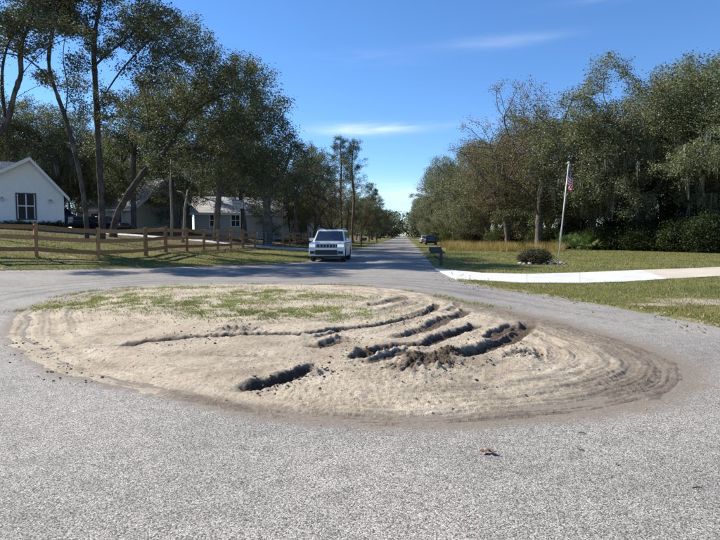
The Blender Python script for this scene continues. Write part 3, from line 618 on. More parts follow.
def limb_mesh(name, Np, par, r_base, r_tip=0.010, expo=2.35, minr=0.0, flare=1.5):
    n = len(Np); kids = [[] for _ in range(n)]
    for i in range(1, n): kids[par[i]].append(i)
    r = np.full(n, r_tip)
    for i in range(n - 1, -1, -1):
        if kids[i]: r[i] = sum(r[k] ** expo for k in kids[i]) ** (1 / expo)
    g = math.log(r_base / r_tip) / math.log(max(r[0] / r_tip, 1.01)); r = r_tip * (r / r_tip) ** g
    V = []; F3 = []; F4 = []; nv = 0
    starts = [(0, -1)]
    while starts:
        s0, pfrom = starts.pop(); ch = [s0] if pfrom < 0 else [pfrom, s0]; cur = s0
        while kids[cur]:
            ks = sorted(kids[cur], key=lambda k: -r[k])
            for k in ks[1:]: starts.append((k, cur))
            cur = ks[0]; ch.append(cur)
        if len(ch) < 2 or r[ch[-1 if pfrom < 0 else 1]] < minr: continue
        pts = Np[ch].copy()
        for _ in range(3): pts[1:-1] = 0.25 * pts[:-2] + 0.5 * pts[1:-1] + 0.25 * pts[2:]
        rad = r[ch].copy()
        if pfrom >= 0: rad[0] = min(rad[0], rad[1] * 1.25)
        else:
            hgt = np.linalg.norm(pts - pts[0], axis=1); rad = rad * (1 + (flare - 1) * np.exp(-hgt / (r_base * 1.8)))
        k = 9 if rad.max() > 0.12 else (6 if rad.max() > 0.045 else 3)
        t = np.gradient(pts, axis=0); t /= np.linalg.norm(t, axis=1, keepdims=True) + 1e-9
        a = np.zeros_like(t); a0 = np.cross(t[0], [0.0, 1.0, 0.0] if abs(t[0][1]) < 0.9 else [1.0, 0, 0]); a[0] = a0 / np.linalg.norm(a0)
        for i_ in range(1, len(t)):
            q_ = a[i_ - 1] - t[i_] * (a[i_ - 1] @ t[i_]); a[i_] = q_ / (np.linalg.norm(q_) + 1e-9)
        b_ = np.cross(t, a)
        q = np.arange(k) * 2 * np.pi / k
        wob_ = 1 + (0.10 * np.sin(q * 2 + 1.3)[None] if k == 9 else 0) * np.ones((len(pts), 1))
        ring = pts[:, None] + (a[:, None] * np.cos(q)[None, :, None] + b_[:, None] * np.sin(q)[None, :, None]) * (rad[:, None] * wob_)[..., None]
        if k == 9:
            rn = np.random.default_rng(len(pts)); kn = 1 + 0.07 * rn.normal(size=(len(pts), 9)) + 0.06 * rn.normal(size=(len(pts), 1)); ring = pts[:, None] + (ring - pts[:, None]) * kn[..., None]
        V.append(ring.reshape(-1, 3)); i0 = np.arange(len(pts) - 1)[:, None] * k; kk = np.arange(k)[None]
        F4.append(np.stack([i0 + kk, i0 + (kk + 1) % k, i0 + k + (kk + 1) % k, i0 + k + kk], -1).reshape(-1, 4) + nv); nv += len(pts) * k
    return mesh_np(name, np.concatenate(V), np.concatenate(F4), True), r
def leaf_mesh(name, cen, per, sig, size, seed, up=0.5, flat=0.75, asp=0.55):
    rg = np.random.default_rng(seed); n = len(cen) * per
    c = np.repeat(cen, per, 0) + rg.normal(size=(n, 3)) * sig * np.array([1, 1, flat])
    nrm = rg.normal(size=(n, 3)); nrm[:, 2] = np.abs(nrm[:, 2]) + up; nrm /= np.linalg.norm(nrm, axis=1, keepdims=True)
    a = np.cross(nrm, rg.normal(size=(n, 3))); a /= np.linalg.norm(a, axis=1, keepdims=True) + 1e-9; b_ = np.cross(nrm, a)
    s = (size * (0.6 + 0.8 * rg.random(n)))[:, None]
    V = np.stack([c - a * s, c + b_ * s * asp + nrm * s * 0.15, c + a * s, c - b_ * s * asp + nrm * s * 0.15], 1)
    return mesh_np(name, V.reshape(-1, 3), np.arange(n * 4).reshape(-1, 4))
def moss_mesh(name, tips, n, lmin, lmax, seed):
    rg = np.random.default_rng(seed); V = []; F = []; nv = 0
    for i in range(n):
        p = tips[rg.integers(len(tips))] + rg.normal(size=3) * 0.15; L = rg.uniform(lmin, lmax)
        for k in range(7):
            q_ = p + rg.normal(size=3) * np.array([0.10, 0.10, 0.05]); l = L * rg.uniform(0.4, 1.0); w = rg.uniform(0.02, 0.05); a = rg.random() * 6.28
            dx, dy = math.cos(a) * w, math.sin(a) * w; j = rg.normal(size=2) * 0.06
            V += [(q_[0] - dx, q_[1] - dy, q_[2]), (q_[0] + dx, q_[1] + dy, q_[2]), (q_[0] + j[0] + dx * 0.8, q_[1] + j[1] + dy * .8, q_[2] - l * 0.55), (q_[0] + j[0] * 1.5, q_[1] + j[1] * 1.5, q_[2] - l)]
            F.append((nv, nv + 1, nv + 2, nv + 3)); nv += 4
    return mesh_np(name, np.array(V), np.array(F))
def lobe_points(lobes, per_m3, seed, hollow=0.35):
    rg = np.random.default_rng(seed); out = []
    for (x, y, z, r) in lobes:
        n = max(6, int(per_m3 * 4.19 * r ** 3)); v = rg.normal(size=(n, 3)); v /= np.linalg.norm(v, axis=1, keepdims=True)
        rad = r * (hollow + (1 - hollow) * rg.random(n)[:, None] ** 0.6); out.append(np.array([x, y, z]) + v * rad * np.array([1, 1, 0.72]))
    return np.concatenate(out)
TREES = {}
def make_tree(key, lobes, chains, r_base, dens=1.1, step=0.38, leaves=26, leaf=0.10, sig=0.26, mat='oak_leaf', bark='bark', seed=1, moss=0, droop=0.02, wander=0.28, up=0.5, hollow=0.35, r_tip=0.010):
    pts = lobe_points(lobes, dens, seed, hollow)
    Np, par, ntr = grow(pts, chains, step, 3.2, step * 1.15, seed, droop, wander)
    lm, r = limb_mesh(key + '_limbs', Np, par, r_base, r_tip)
    lm.materials.append(M[bark])
    thin = np.where((r < 0.022) & (np.arange(len(Np)) >= ntr))[0]
    rgx = np.random.default_rng(seed + 5)
    cen = Np[thin]; cen = cen[rgx.random(len(cen)) < 0.92]
    lf = leaf_mesh(key + '_crown', cen, leaves, sig, leaf, seed + 2, up); lf.materials.append(M[mat])
    ms = None
    if moss:
        low = Np[(r < 0.05) & (np.arange(len(Np)) >= ntr) & (Np[:, 2] < np.percentile(Np[thin][:, 2], 55))]
        ms = moss_mesh(key + '_moss', low, moss, 0.5, 2.0, seed + 9); ms.materials.append(M['moss'])
    print('TREE', key, len(cen), 'leaves', len(lf.polygons), 'limb faces', len(lm.polygons))
    TREES[key] = (lm, lf, ms)
    return TREES[key]
def place_tree(key, name, x, y, label, group=None, rotz=0.0, sc=1.0, tint=(1, 1, 1), cat='tree', sz=None, z=None):
    e = empty(name, G(x, y, -0.08) if z is None else Vector((x, y, z)), rotz); e.scale = (sc, sc, sz or sc)
    tag(e, label, cat, group)
    lm, lf, ms = TREES[key]
    link('trunk', lm, None, e)
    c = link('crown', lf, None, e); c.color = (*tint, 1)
    if ms: q_ = link('hanging_moss', ms, None, e); q_.color = (1, 1, 1, 1)
    return e
def px_tree(key, d, base_px, chains_px, lobes_px, **kw):
    """a tree modelled after the limbs and clumps the photo shows, at its own distance d"""
    rg = np.random.default_rng(kw.get('seed', 1) + 77)
    bx = X(base_px, d); bz = float(Zt(bx, d)); depth = kw.pop('depth', 0.8); k = d / FPX; grow_ = kw.pop('lobe', 1.22)
    def z_of(py): return CAM_H + (HOR - py) * k - bz
    ch = []; yy = {}
    for c_ in chains_px:
        pts = []
        for i, (px, py) in enumerate(c_):
            if (px, py) in yy: y = yy[(px, py)]
            else: y = 0.0 if (not ch and i < 3) else (pts[-1][1] if pts else 0) + rg.normal() * 0.5
            yy[(px, py)] = y
            z = -0.1 if (not ch and i == 0) else z_of(py)
            pts.append((X(px, d) - bx, y, z))
        ch.append(catmull(pts, 4))
    W = max(l[0] for l in lobes_px) - min(l[0] for l in lobes_px)
    lob = []
    for (px, py, rp) in lobes_px:
        for rep in range(2):
            y = rg.normal() * depth * rp * k * 1.6 * (1 if rep == 0 else 1.5); sc = 1.0 if rep == 0 else 0.8
            lob.append((X(px + rg.normal() * rp * 0.3 * rep, d) - bx, y, z_of(py) + rg.normal() * rp * k * 0.3 * rep, rp * k * sc * grow_))
    make_tree(key, lob, ch, **kw); return bx, d

# the tall oaks behind the wooden fence, left
b1 = px_tree('hero_a', 33, 103, [[(103, 238), (103, 200), (101.5, 150), (104, 110), (105, 72), (110, 45), (114, 20), (116, -20)], [(105, 72), (118, 55), (134, 38), (150, 20)], [(104, 110), (118, 78), (138, 62), (165, 45)], [(110, 45), (95, 25), (80, 5)], [(101.5, 150), (112, 122), (128, 98), (150, 84)]],
             [(60, 18, 18), (85, 8, 18), (112, 2, 22), (140, 8, 22), (166, 24, 18), (95, -32, 24), (130, -34, 26), (150, 50, 15), (75, 42, 11), (178, 48, 14), (150, 82, 15), (172, 76, 14), (116, 30, 14), (160, -10, 18), (127, 66, 10), (60, -20, 18), (130, 100, 9), (100, 45, 12), (88, 28, 12), (140, 35, 13), (190, 60, 11), (120, 120, 8), (60, 0, 13)],
             r_base=0.17, dens=4.6, step=0.26, leaves=34, leaf=0.066, sig=0.21, seed=11, bark='dark_bark', lobe=1.22, r_tip=0.006)
place_tree('hero_a', 'oak_tree', *b1, 'tall straight-trunked oak just behind the fence, its airy crown past the picture top', tint=(0.72, 0.74, 0.7))
b2 = px_tree('hero_b', 31.5, 88, [[(88, 236), (86, 200), (80, 160), (72, 118), (63, 88), (54, 62), (58, 30), (50, 0)], [(72, 118), (74, 90), (68, 60), (72, 30)], [(63, 88), (46, 70), (30, 58), (12, 50)], [(80, 160), (86, 130), (92, 108)]],
             [(40, 28, 15), (18, 14, 14), (62, 8, 16), (34, 56, 9), (78, 88, 10), (86, 104, 10), (52, 80, 8), (92, 62, 9), (12, 48, 9), (70, 30, 12), (45, -10, 18), (15, -20, 20), (88, 120, 8)],
             r_base=0.12, dens=5.0, step=0.25, leaves=36, leaf=0.064, sig=0.20, seed=12, bark='dark_bark', lobe=1.28, r_tip=0.006)
place_tree('hero_b', 'oak_tree', *b2, 'slender oak leaning left behind the fence, next to the tall straight one', tint=(0.72, 0.74, 0.7))
b3 = px_tree('hero_d', 27, -42, [[(-42, 240), (-36, 190), (-18, 150), (0, 122), (10, 98), (22, 72), (36, 52), (58, 40), (82, 34)], [(0, 122), (-14, 90), (-20, 50), (-10, 10)], [(22, 72), (20, 48), (32, 20), (28, -10)], [(10, 98), (34, 84), (48, 78)]],
             [(0, 22, 16), (24, 46, 10), (45, 26, 13), (-22, 42, 22), (-34, 0, 30), (14, -18, 22), (72, 26, 10), (-46, 74, 20), (50, 76, 7), (40, 48, 8), (6, 8, 12), (88, 36, 8), (-60, 40, 24)],
             r_base=0.16, dens=5.0, step=0.24, leaves=36, leaf=0.062, sig=0.20, seed=13, bark='dark_bark', lobe=1.28, r_tip=0.006)
place_tree('hero_d', 'oak_tree', *b3, 'oak outside the left edge whose curved limbs reach in above the white house', tint=(0.72, 0.74, 0.7))
b4 = px_tree('hero_c', 38, 113, [[(113, 238), (117, 216), (131, 192), (147, 170), (165, 150), (186, 126), (210, 106), (236, 94), (258, 90)], [(147, 170), (150, 142), (153, 116), (150, 92), (160, 66)], [(165, 150), (200, 146), (238, 156), (270, 160)], [(131, 192), (148, 189), (166, 178), (185, 172)], [(186, 126), (196, 92), (204, 60)], [(200, 146), (225, 122), (262, 118), (285, 126)]],
             [(160, 112, 16), (186, 90, 19), (210, 82, 21), (236, 92, 21), (254, 84, 17), (266, 108, 20), (284, 130, 16), (240, 128, 21), (210, 124, 18), (276, 158, 18), (299, 150, 12), (250, 164, 20), (222, 166, 16), (190, 166, 13), (180, 132, 12), (292, 176, 15), (268, 188, 14), (204, 48, 17), (224, 64, 17), (180, 60, 17), (308, 164, 10), (192, 28, 13), (246, 70, 13), (160, 85, 12), (150, 140, 9), (172, 112, 14), (200, 105, 15), (165, 165, 10), (236, 180, 14), (205, 185, 11), (228, 145, 16)],
             r_base=0.20, dens=3.0, step=0.30, leaves=32, leaf=0.068, sig=0.22, seed=14, bark='dark_bark', r_tip=0.006)
place_tree('hero_c', 'live_oak', *b4, 'big leaning live oak with a thick slanting trunk and dense dark crown behind the fence', tint=(0.68, 0.71, 0.67))
b5 = px_tree('hero_e', 50, 268, [[(268, 240), (268, 220), (266, 200), (258, 180), (250, 160)], [(266, 200), (280, 182), (290, 165), (296, 145)], [(268, 220), (284, 205), (300, 192)]],
             [(240, 150, 16), (256, 135, 16), (276, 140, 16), (292, 150, 15), (304, 165, 12), (230, 175, 14), (255, 175, 16), (280, 180, 14), (300, 186, 12), (262, 160, 18), (312, 178, 9), (240, 190, 10)],
             r_base=0.36, dens=1.5, step=0.38, leaves=34, leaf=0.082, sig=0.28, seed=15, r_tip=0.007)
place_tree('hero_e', 'live_oak', *b5, 'dark thick-trunked live oak beside the metal gate behind the fence', tint=(0.68, 0.71, 0.65))

def generic(key, H_, Rr, clear, nl, lr, seed, low=False, **kw):
    """lobes spread over a crown envelope on a forking trunk"""
    rg = np.random.default_rng(seed); lob = []; zc = clear + (H_ - clear) * 0.5; hz = (H_ - clear) * 0.5
    for i in range(nl):
        for _ in range(40):
            v = rg.normal(size=3); v /= np.linalg.norm(v); q = rg.uniform(0.45, 0.98)
            p = np.array([v[0] * Rr * q, v[1] * Rr * q, zc + v[2] * hz * q]); r = lr * rg.uniform(0.65, 1.3)
            if p[2] - r * 0.7 > (0.6 if low else clear * 0.75): break
        lob.append((*p, r))
    ch = []; f = clear * 0.75; lean = rg.normal(size=2) * 0.05 * H_
    tr = [(0, 0, -0.1), (lean[0] * 0.15, lean[1] * 0.15, f * 0.5), (lean[0] * 0.4, lean[1] * 0.4, f), (lean[0] * 0.8, lean[1] * 0.8, f + (H_ - f) * 0.35)]
    ch.append(catmull(tr, 4)); n = kw.pop('forks', 4); a0 = rg.random() * 6.28
    for i in range(n):
        a = a0 + i * 6.28 / n + rg.normal() * 0.3; s = tr[2] if i % 2 else tr[3]; L = Rr * rg.uniform(0.45, 0.75); up_ = (H_ - s[2]) * rg.uniform(0.25, 0.6)
        e = (s[0] + math.cos(a) * L, s[1] + math.sin(a) * L, s[2] + up_); mid = (s[0] + math.cos(a + 0.3) * L * 0.45, s[1] + math.sin(a + 0.3) * L * 0.45, s[2] + up_ * 0.6)
        ch.append(catmull([s, mid, e], 4))
    make_tree(key, lob, ch, seed=seed, **kw)
generic('oak1', 17.0, 7.2, 3.0, 60, 2.0, 101, low=True, r_base=0.42, dens=1.15, step=0.40, leaves=34, leaf=0.085, sig=0.30, moss=260, r_tip=0.007)
generic('oak2', 15.5, 6.5, 2.4, 52, 1.9, 102, low=True, r_base=0.38, dens=1.15, step=0.40, leaves=34, leaf=0.085, sig=0.30, moss=220, r_tip=0.007)
generic('oak3', 14.0, 5.2, 4.6, 26, 1.5, 103, r_base=0.24, dens=1.4, step=0.38, leaves=34, leaf=0.08, sig=0.28, r_tip=0.007)
generic('bare1', 13.0, 5.6, 3.2, 30, 1.5, 104, r_base=0.26, dens=2.6, step=0.30, leaves=13, leaf=0.05, sig=0.2, mat='bare_leaf', bark='bark', r_tip=0.011, wander=0.4)
generic('laurel', 15.0, 4.2, 6.5, 22, 1.35, 105, r_base=0.20, dens=1.6, step=0.36, leaves=32, leaf=0.078, sig=0.26, forks=3, r_tip=0.007)
generic('thicket', 7.5, 3.2, 0.8, 26, 1.15, 106, low=True, r_base=0.11, dens=2.4, step=0.28, leaves=26, leaf=0.065, sig=0.22, r_tip=0.006)
# pines: a straight bole with tufts of needles near the top
def make_pine(key, H_, seed):
    rg = np.random.default_rng(seed); nodes_ = [np.array([0, 0, -0.1])]; par = [-1]; cen = []
    for i in range(1, 36): nodes_.append(np.array([0.12 * math.sin(i * 0.3), 0.1 * math.cos(i * 0.23), H_ * i / 36])); par.append(i - 1)
    for i in range(17, 35):
        for k in range(3):
            a = rg.random() * 6.28; t = (i - 17) / 18; L = (2.9 * (1 - t) ** 0.6 + 0.6) * rg.uniform(0.35, 1.15) * (0.6 if i < 21 else 1); cur = i
            if i < 21 and rg.random() < 0.5: continue
            for s in range(1, 5):
                p = nodes_[i] + np.array([math.cos(a) * L * s / 4, math.sin(a) * L * s / 4, 0.10 * s * (1 - t * 0.2) + 0.35 * t * s / 4 * L]) + rg.normal(size=3) * 0.06
                nodes_.append(p); par.append(cur); cur = len(nodes_) - 1
                if s >= 2: cen.append(p); cen.append(p + rg.normal(size=3) * 0.25)
    Np = np.array(nodes_); lm, r = limb_mesh(key + '_limbs', Np, np.array(par), 0.17, 0.014); lm.materials.append(M['pine_bark'])
    cen_ = np.array(cen); lf = leaf_mesh(key + '_crown', cen_[np.random.default_rng(seed).random(len(cen_)) < 0.9], 46, 0.19, 0.13, seed + 1, 0.2, 0.8, 0.12); lf.materials.append(M['pine_leaf']); TREES[key] = (lm, lf, None)
make_pine('pine', 17.0, 201); make_pine('pine2', 15.0, 202)
# low dark undergrowth bushes
def make_bush(key, w, h, n, per, leaf, mat, seed, stems=14, sig=0.16):
    rg = np.random.default_rng(seed); pts = rg.normal(size=(n, 3)); pts /= np.linalg.norm(pts, axis=1, keepdims=True); pts *= rg.uniform(0.45, 1, (n, 1)) ** 0.5
    pts = np.stack([pts[:, 0] * w, pts[:, 1] * w, h * 0.5 + pts[:, 2] * h * 0.5], -1) + rg.normal(size=(n, 3)) * 0.12 * w; pts[:, 2] = np.maximum(pts[:, 2], 0.08)
    mb = MB()
    for i in range(stems):
        p = pts[rg.integers(n)]; b0 = (rg.normal() * 0.12 * w, rg.normal() * 0.12 * w, -0.05); mb.tube([b0, (p[0] * 0.4, p[1] * 0.4, p[2] * 0.55), tuple(p)], [0.03, 0.02, 0.008], 5)
    me = bpy.data.meshes.new(key + '_stems'); me.from_pydata(mb.v, [], mb.f); me.materials.append(M['bark'])
    lf = leaf_mesh(key + '_crown', pts, per, sig, leaf, seed + 1, 0.4); lf.materials.append(M[mat]); TREES[key] = (me, lf, None)
make_bush('under1', 1.7, 2.6, 330, 44, 0.065, 'shrub_leaf', 301, sig=0.24)
make_bush('under2', 1.2, 1.6, 170, 30, 0.09, 'shrub_leaf', 302, sig=0.22)
make_bush('round', 0.72, 0.92, 240, 34, 0.035, 'brown_shrub', 303, 24, 0.09)
make_bush('clip', 0.55, 0.75, 150, 30, 0.035, 'shrub_leaf', 304, 8, 0.07)

# --- the wood on the right: front row
RW = 'trees along the front of the right-hand wood'
def T(key, name, px, d, label, rot, sc, tint, group=RW, sz=None): return place_tree(key, name, X(px, d), d, label, group, rot, sc, tint, sz=sz)
OL = (1.0, 1.0, 0.95)
T('oak1', 'live_oak', 735, 46, 'moss-hung live oak at the right edge of the picture', 0.4, 1.02, (0.92, 0.98, 0.9))
T('oak2', 'live_oak', 690, 55, 'live oak behind the driveway between the right edge tree and the tallest oak', 2.1, 1.15, (0.85, 0.9, 0.82))
T('oak1', 'live_oak', 640, 52, 'tallest live oak of the right-hand wood, with long grey moss', 1.9, 1.08, OL)
T('oak2', 'live_oak', 592, 56, 'live oak with drooping moss just right of the flagpole', 3.9, 1.05, (0.96, 1.0, 0.92))
T('oak3', 'oak_tree', 566, 63, 'upright oak directly behind the flagpole', 0.9, 1.20, (0.95, 0.97, 0.85))
T('bare1', 'winter_oak', 538, 58, 'half-bare tree with rusty leaves left of the flag', 1.2, 1.45, (1.0, 0.95, 0.85))
T('bare1', 'winter_oak', 508, 64, 'grey leafless-looking tree between the rusty tree and the far oaks', 3.0, 1.2, (0.85, 0.9, 0.85))
T('oak2', 'live_oak', 488, 74, 'rounded live oak standing behind the golden weeds', 5.2, 1.0, OL)
T('bare1', 'winter_oak', 466, 86, 'grey twiggy tree over the parked cars on the right verge', 5.0, 1.0, (0.85, 0.9, 0.85))
T('oak1', 'live_oak', 462, 100, 'broad live oak behind the parked cars', 0.2, 1.02, OL)
T('oak2', 'live_oak', 446, 116, 'live oak overhanging the verge past the parked cars', 2.6, 1.12, (0.95, 1, 0.95))
T('oak1', 'live_oak', 434, 140, 'distant live oak nearest the road on the right', 3.3, 0.98, OL)
T('oak2', 'live_oak', 428, 170, 'small-looking far live oak at the right road edge', 4.4, 0.95, OL)
# deeper in the wood
DW = 'trees deeper in the right-hand wood'
for key, px, d, rot, sc, lab in [('oak2', 790, 60, 1.0, 1.1, 'dark live oak just outside the right edge, deeper in the wood'), ('oak1', 720, 70, 2.2, 1.12, 'deep-wood live oak seen over the right edge tree'),
                                 ('oak1', 664, 70, 4.2, 1.22, 'deep-wood live oak between the two tallest crowns'), ('oak3', 618, 72, 0.3, 1.25, 'deep-wood oak whose top shows between the tallest oak and the flagpole'),
                                 ('oak2', 548, 68, 2.9, 1.22, 'deep-wood oak behind the rusty half-bare tree'), ('oak1', 512, 92, 5.9, 1.15, 'deep-wood oak behind the grey leafless-looking tree'),
                                 ('oak3', 496, 84, 1.7, 1.2, 'slim deep-wood oak above the golden weeds'), ('oak2', 482, 118, 0.8, 1.2, 'deep-wood oak far behind the parked cars'),
                                 ('oak1', 462, 150, 2.7, 1.15, 'deep-wood oak farthest along the right side'), ('oak2', 768, 80, 3.1, 1.2, 'deep-wood oak beyond the right edge, farthest back')]:
    T(key, 'oak_tree', px, d, lab, rot, sc, (0.85, 0.9, 0.82), DW)
# undergrowth
UG = 'undergrowth bushes at the foot of the right-hand wood'
for i, (key, px, d, sc, lab) in enumerate([('under1', 712, 44, 1.2, 'dark bush at the right edge under the mossy oak'), ('under1', 684, 46.5, 1.1, 'second dark bush from the right edge'), ('under2', 662, 48.5, 1.2, 'low dark bush below the tallest oak'),
                                           ('under1', 640, 50, 1.0, 'dark bush at the foot of the tallest oak'), ('under2', 619, 52, 1.1, 'low bush between the tallest oak and the palmettos'), ('under1', 598, 54, 0.9, 'bush just right of the bright palmettos'),
                                           ('under1', 540, 60, 0.9, 'bush in the golden weeds under the rusty tree'), ('under1', 500, 66, 0.9, 'bush behind the golden weeds'), ('under1', 470, 82, 1.0, 'bush behind the left end of the golden weeds'),
                                           ('under1', 700, 50, 1.6, 'tall dark bush behind the right edge bushes'), ('under1', 668, 53, 1.6, 'tall dark bush behind the tallest oak trunk'), ('under1', 625, 57, 1.5, 'tall dark bush left of the tallest oak trunk'),
                                           ('under1', 575, 62, 1.4, 'tall bush behind the flagpole'), ('under1', 520, 72, 1.4, 'tall bush behind the rounded brown shrub'), ('under1', 452, 96, 1.2, 'bush beside the parked cars'),
                                           ('under1', 440, 118, 1.3, 'bush on the verge past the parked cars'), ('under1', 745, 47, 1.6, 'tall dark bush beyond the right edge')]):
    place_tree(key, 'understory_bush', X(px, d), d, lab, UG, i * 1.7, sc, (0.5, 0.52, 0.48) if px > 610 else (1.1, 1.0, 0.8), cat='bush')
TH = 'young thicket trees filling the edge of the right-hand wood'
for i, (px, d, sc, tint, lab) in enumerate([(455, 92, 1.15, (1.05, 1.0, 0.9), 'thicket tree behind the parked cars'), (470, 80, 1.1, (1.1, 1.05, 0.95), 'thicket tree at the left end of the golden weeds'), (484, 74, 1.0, (1, 1, .9), 'second thicket tree from the left end of the golden weeds'),
                                            (498, 70, 1.15, (1.15, 1.05, 1.0), 'grey-green thicket tree in the middle of the golden weeds'), (513, 66, 0.95, (1, .95, .85), 'thicket tree left of the brown shrub'), (527, 64, 1.15, (1.05, 1.05, .9), 'thicket tree above the brown shrub'),
                                            (545, 60, 0.95, (.95, 1, .8), 'thicket tree left of the flagpole'), (560, 66, 1.2, (1, 1.05, .85), 'thicket tree behind the flagpole'), (585, 62, 1.1, (.8, .9, .7), 'thicket tree behind the bright palmettos'), (443, 108, 1.2, (1, 1, .9), 'thicket tree past the parked cars'),
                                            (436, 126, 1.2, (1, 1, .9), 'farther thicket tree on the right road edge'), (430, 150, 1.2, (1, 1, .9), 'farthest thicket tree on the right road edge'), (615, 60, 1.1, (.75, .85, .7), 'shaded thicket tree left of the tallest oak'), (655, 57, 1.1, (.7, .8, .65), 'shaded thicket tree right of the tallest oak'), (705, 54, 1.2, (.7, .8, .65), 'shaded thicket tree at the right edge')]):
    place_tree('thicket', 'thicket_tree', X(px, d), d, lab, TH, i * 1.9, sc, tint)
# saw palmettos
def fan(mb_v, mb_f, base, yaw, el, L, rg, nf=13):
    d = Vector((math.cos(yaw) * math.cos(el), math.sin(yaw) * math.cos(el), math.sin(el))); hub = Vector(base) + d * L
    s_ = d.cross(Vector((0, 0, 1))).normalized(); u_ = s_.cross(d)
    b = len(mb_v); w = 0.012
    mb_v += [tuple(Vector(base) - s_ * w), tuple(Vector(base) + s_ * w), tuple(hub + s_ * w), tuple(hub - s_ * w)]; mb_f.append((b, b + 1, b + 2, b + 3))
    for i in range(nf):
        a = (i / (nf - 1) - 0.5) * 3.6; l = 0.62 * rg.uniform(0.8, 1.1) * (1 - 0.25 * abs(a) / 1.8)
        v = (d * math.cos(a) + s_ * math.sin(a)); p = v.cross(u_).normalized(); tip = hub + v * l + u_ * (-0.10) ; m1 = hub + v * l * 0.5 + u_ * 0.03
        b = len(mb_v); mb_v += [tuple(hub), tuple(m1 + p * 0.028), tuple(tip), tuple(m1 - p * 0.028)]; mb_f.append((b, b + 1, b + 2, b + 3))
PALM = []
for s in range(3):
    rgp = np.random.default_rng(400 + s); v_, f_ = [], []
    for i in range(20): fan(v_, f_, (rgp.normal() * 0.15, rgp.normal() * 0.15, 0.05), rgp.random() * 6.28, rgp.uniform(0.35, 1.35), rgp.uniform(0.6, 1.3), rgp)
    mp_ = bpy.data.meshes.new('palmetto_fronds'); mp_.from_pydata(v_, [], f_); mp_.materials.append(M['palm_leaf']); PALM.append(mp_)
for i, (px, d, sc, lab) in enumerate([(572, 52, 1.0, 'bright green palmetto right beside the flagpole'), (580, 53.5, 1.15, 'tall bright palmetto second from the flagpole'), (588, 52, 0.95, 'palmetto third from the flagpole'), (597, 53.5, 0.9, 'palmetto below the drooping mossy oak'),
                                      (608, 52, 0.75, 'small palmetto at the trunk right of the flagpole'), (648, 49, 0.8, 'shaded palmetto below the tallest oak'), (690, 46, 0.8, 'shaded palmetto near the right edge'), (563, 56, 1.2, 'palmetto half behind the flagpole')]):
    e = empty('saw_palmetto', G(X(px, d), d), i * 1.3); e.scale = (sc, sc, sc); tag(e, lab, 'palmetto', 'palmettos at the edge of the wood')
    st = MB().tube([(0, 0, -0.05), (0.03, 0, 0.12), (0.02, 0.03, 0.3)], [0.09, 0.08, 0.05], 7).build('stem', M['bark'], e)
    c = link('fronds', PALM[i % 3], None, e)
# golden weeds along the wood edge
wx = []
for (px0, px1, d0, d1, n) in [(446, 500, 50, 68, 9000), (500, 562, 47, 56, 9000), (440, 470, 66, 84, 3000)]:
    d_ = rg.uniform(d0, d1, n); wx.append(np.stack([(rg.uniform(px0, px1, n) - 360) / FPX * d_, d_], -1))
wx = np.concatenate(wx); wx = wx[fbm(wx[:, 0] * 0.5, wx[:, 1] * 0.35, 99, 3) > 0.02]
blades('golden_weeds', wx, 0.72, 0.014, M['straw'], 'tall golden dry weeds between the lawn and the wood', lz, 9, 0.45)

# --- trees behind the fence and along the left side of the road
LW = 'background trees behind the houses on the left'
for key, name, px, d, rot, sc, tint, lab in [
    ('oak3', 'oak_tree', 20, 62, 0.5, 1.0, (0.95, 0.95, 0.85), 'background oak above the white house roof'), ('laurel', 'oak_tree', 52, 56, 1.5, 0.95, (0.9, 0.92, 0.8), 'slim background oak at the right end of the white house'),
    ('oak3', 'oak_tree', 82, 66, 2.4, 1.0, (1.0, 0.98, 0.8), 'background oak seen between the slender and straight trunks'), ('laurel', 'oak_tree', 128, 60, 3.3, 0.85, (0.95, 0.98, 0.75), 'slim background oak behind the leaning trunk'),
    ('oak3', 'oak_tree', 158, 74, 4.1, 1.05, (0.9, 0.95, 0.8), 'background oak over the tan house'), ('laurel', 'oak_tree', 200, 66, 5.1, 1.0, (0.85, 0.9, 0.8), 'slim background oak between the tan and the grey house'),
    ('oak3', 'oak_tree', 236, 78, 0.2, 1.05, (0.85, 0.9, 0.8), 'background oak over the grey house'), ('oak2', 'live_oak', 300, 78, 1.1, 0.78, (0.8, 0.85, 0.75), 'background live oak over the far white house'),
    ('oak3', 'oak_tree', -20, 52, 2.2, 1.05, (0.9, 0.92, 0.8), 'background oak outside the left edge behind the white house'), ('laurel', 'oak_tree', 4, 70, 2.9, 1.0, (0.9, 0.9, 0.8), 'slim background oak rising left of the house ridge'),
    ('oak2', 'live_oak', 60, 90, 0.7, 1.15, (0.85, 0.9, 0.8), 'farthest background oak right of the white house'), ('oak1', 'live_oak', 110, 95, 1.9, 1.0, (0.85, 0.9, 0.8), 'farthest background oak between the straight trunk and leaning trunk'),
    ('oak2', 'live_oak', 185, 100, 3.0, 1.1, (0.85, 0.9, 0.8), 'farthest background oak between the two middle houses'), ('oak1', 'live_oak', 250, 105, 4.5, 1.0, (0.8, 0.85, 0.78), 'farthest background oak behind the grey house'),
    ('oak2', 'live_oak', 10, 95, 5.0, 1.1, (0.85, 0.9, 0.8), 'farthest background oak behind the house roof')]:
    T(key, name, px, d, lab, rot, sc, tint, LW)
LT = 'young trees filling in behind the left yard'
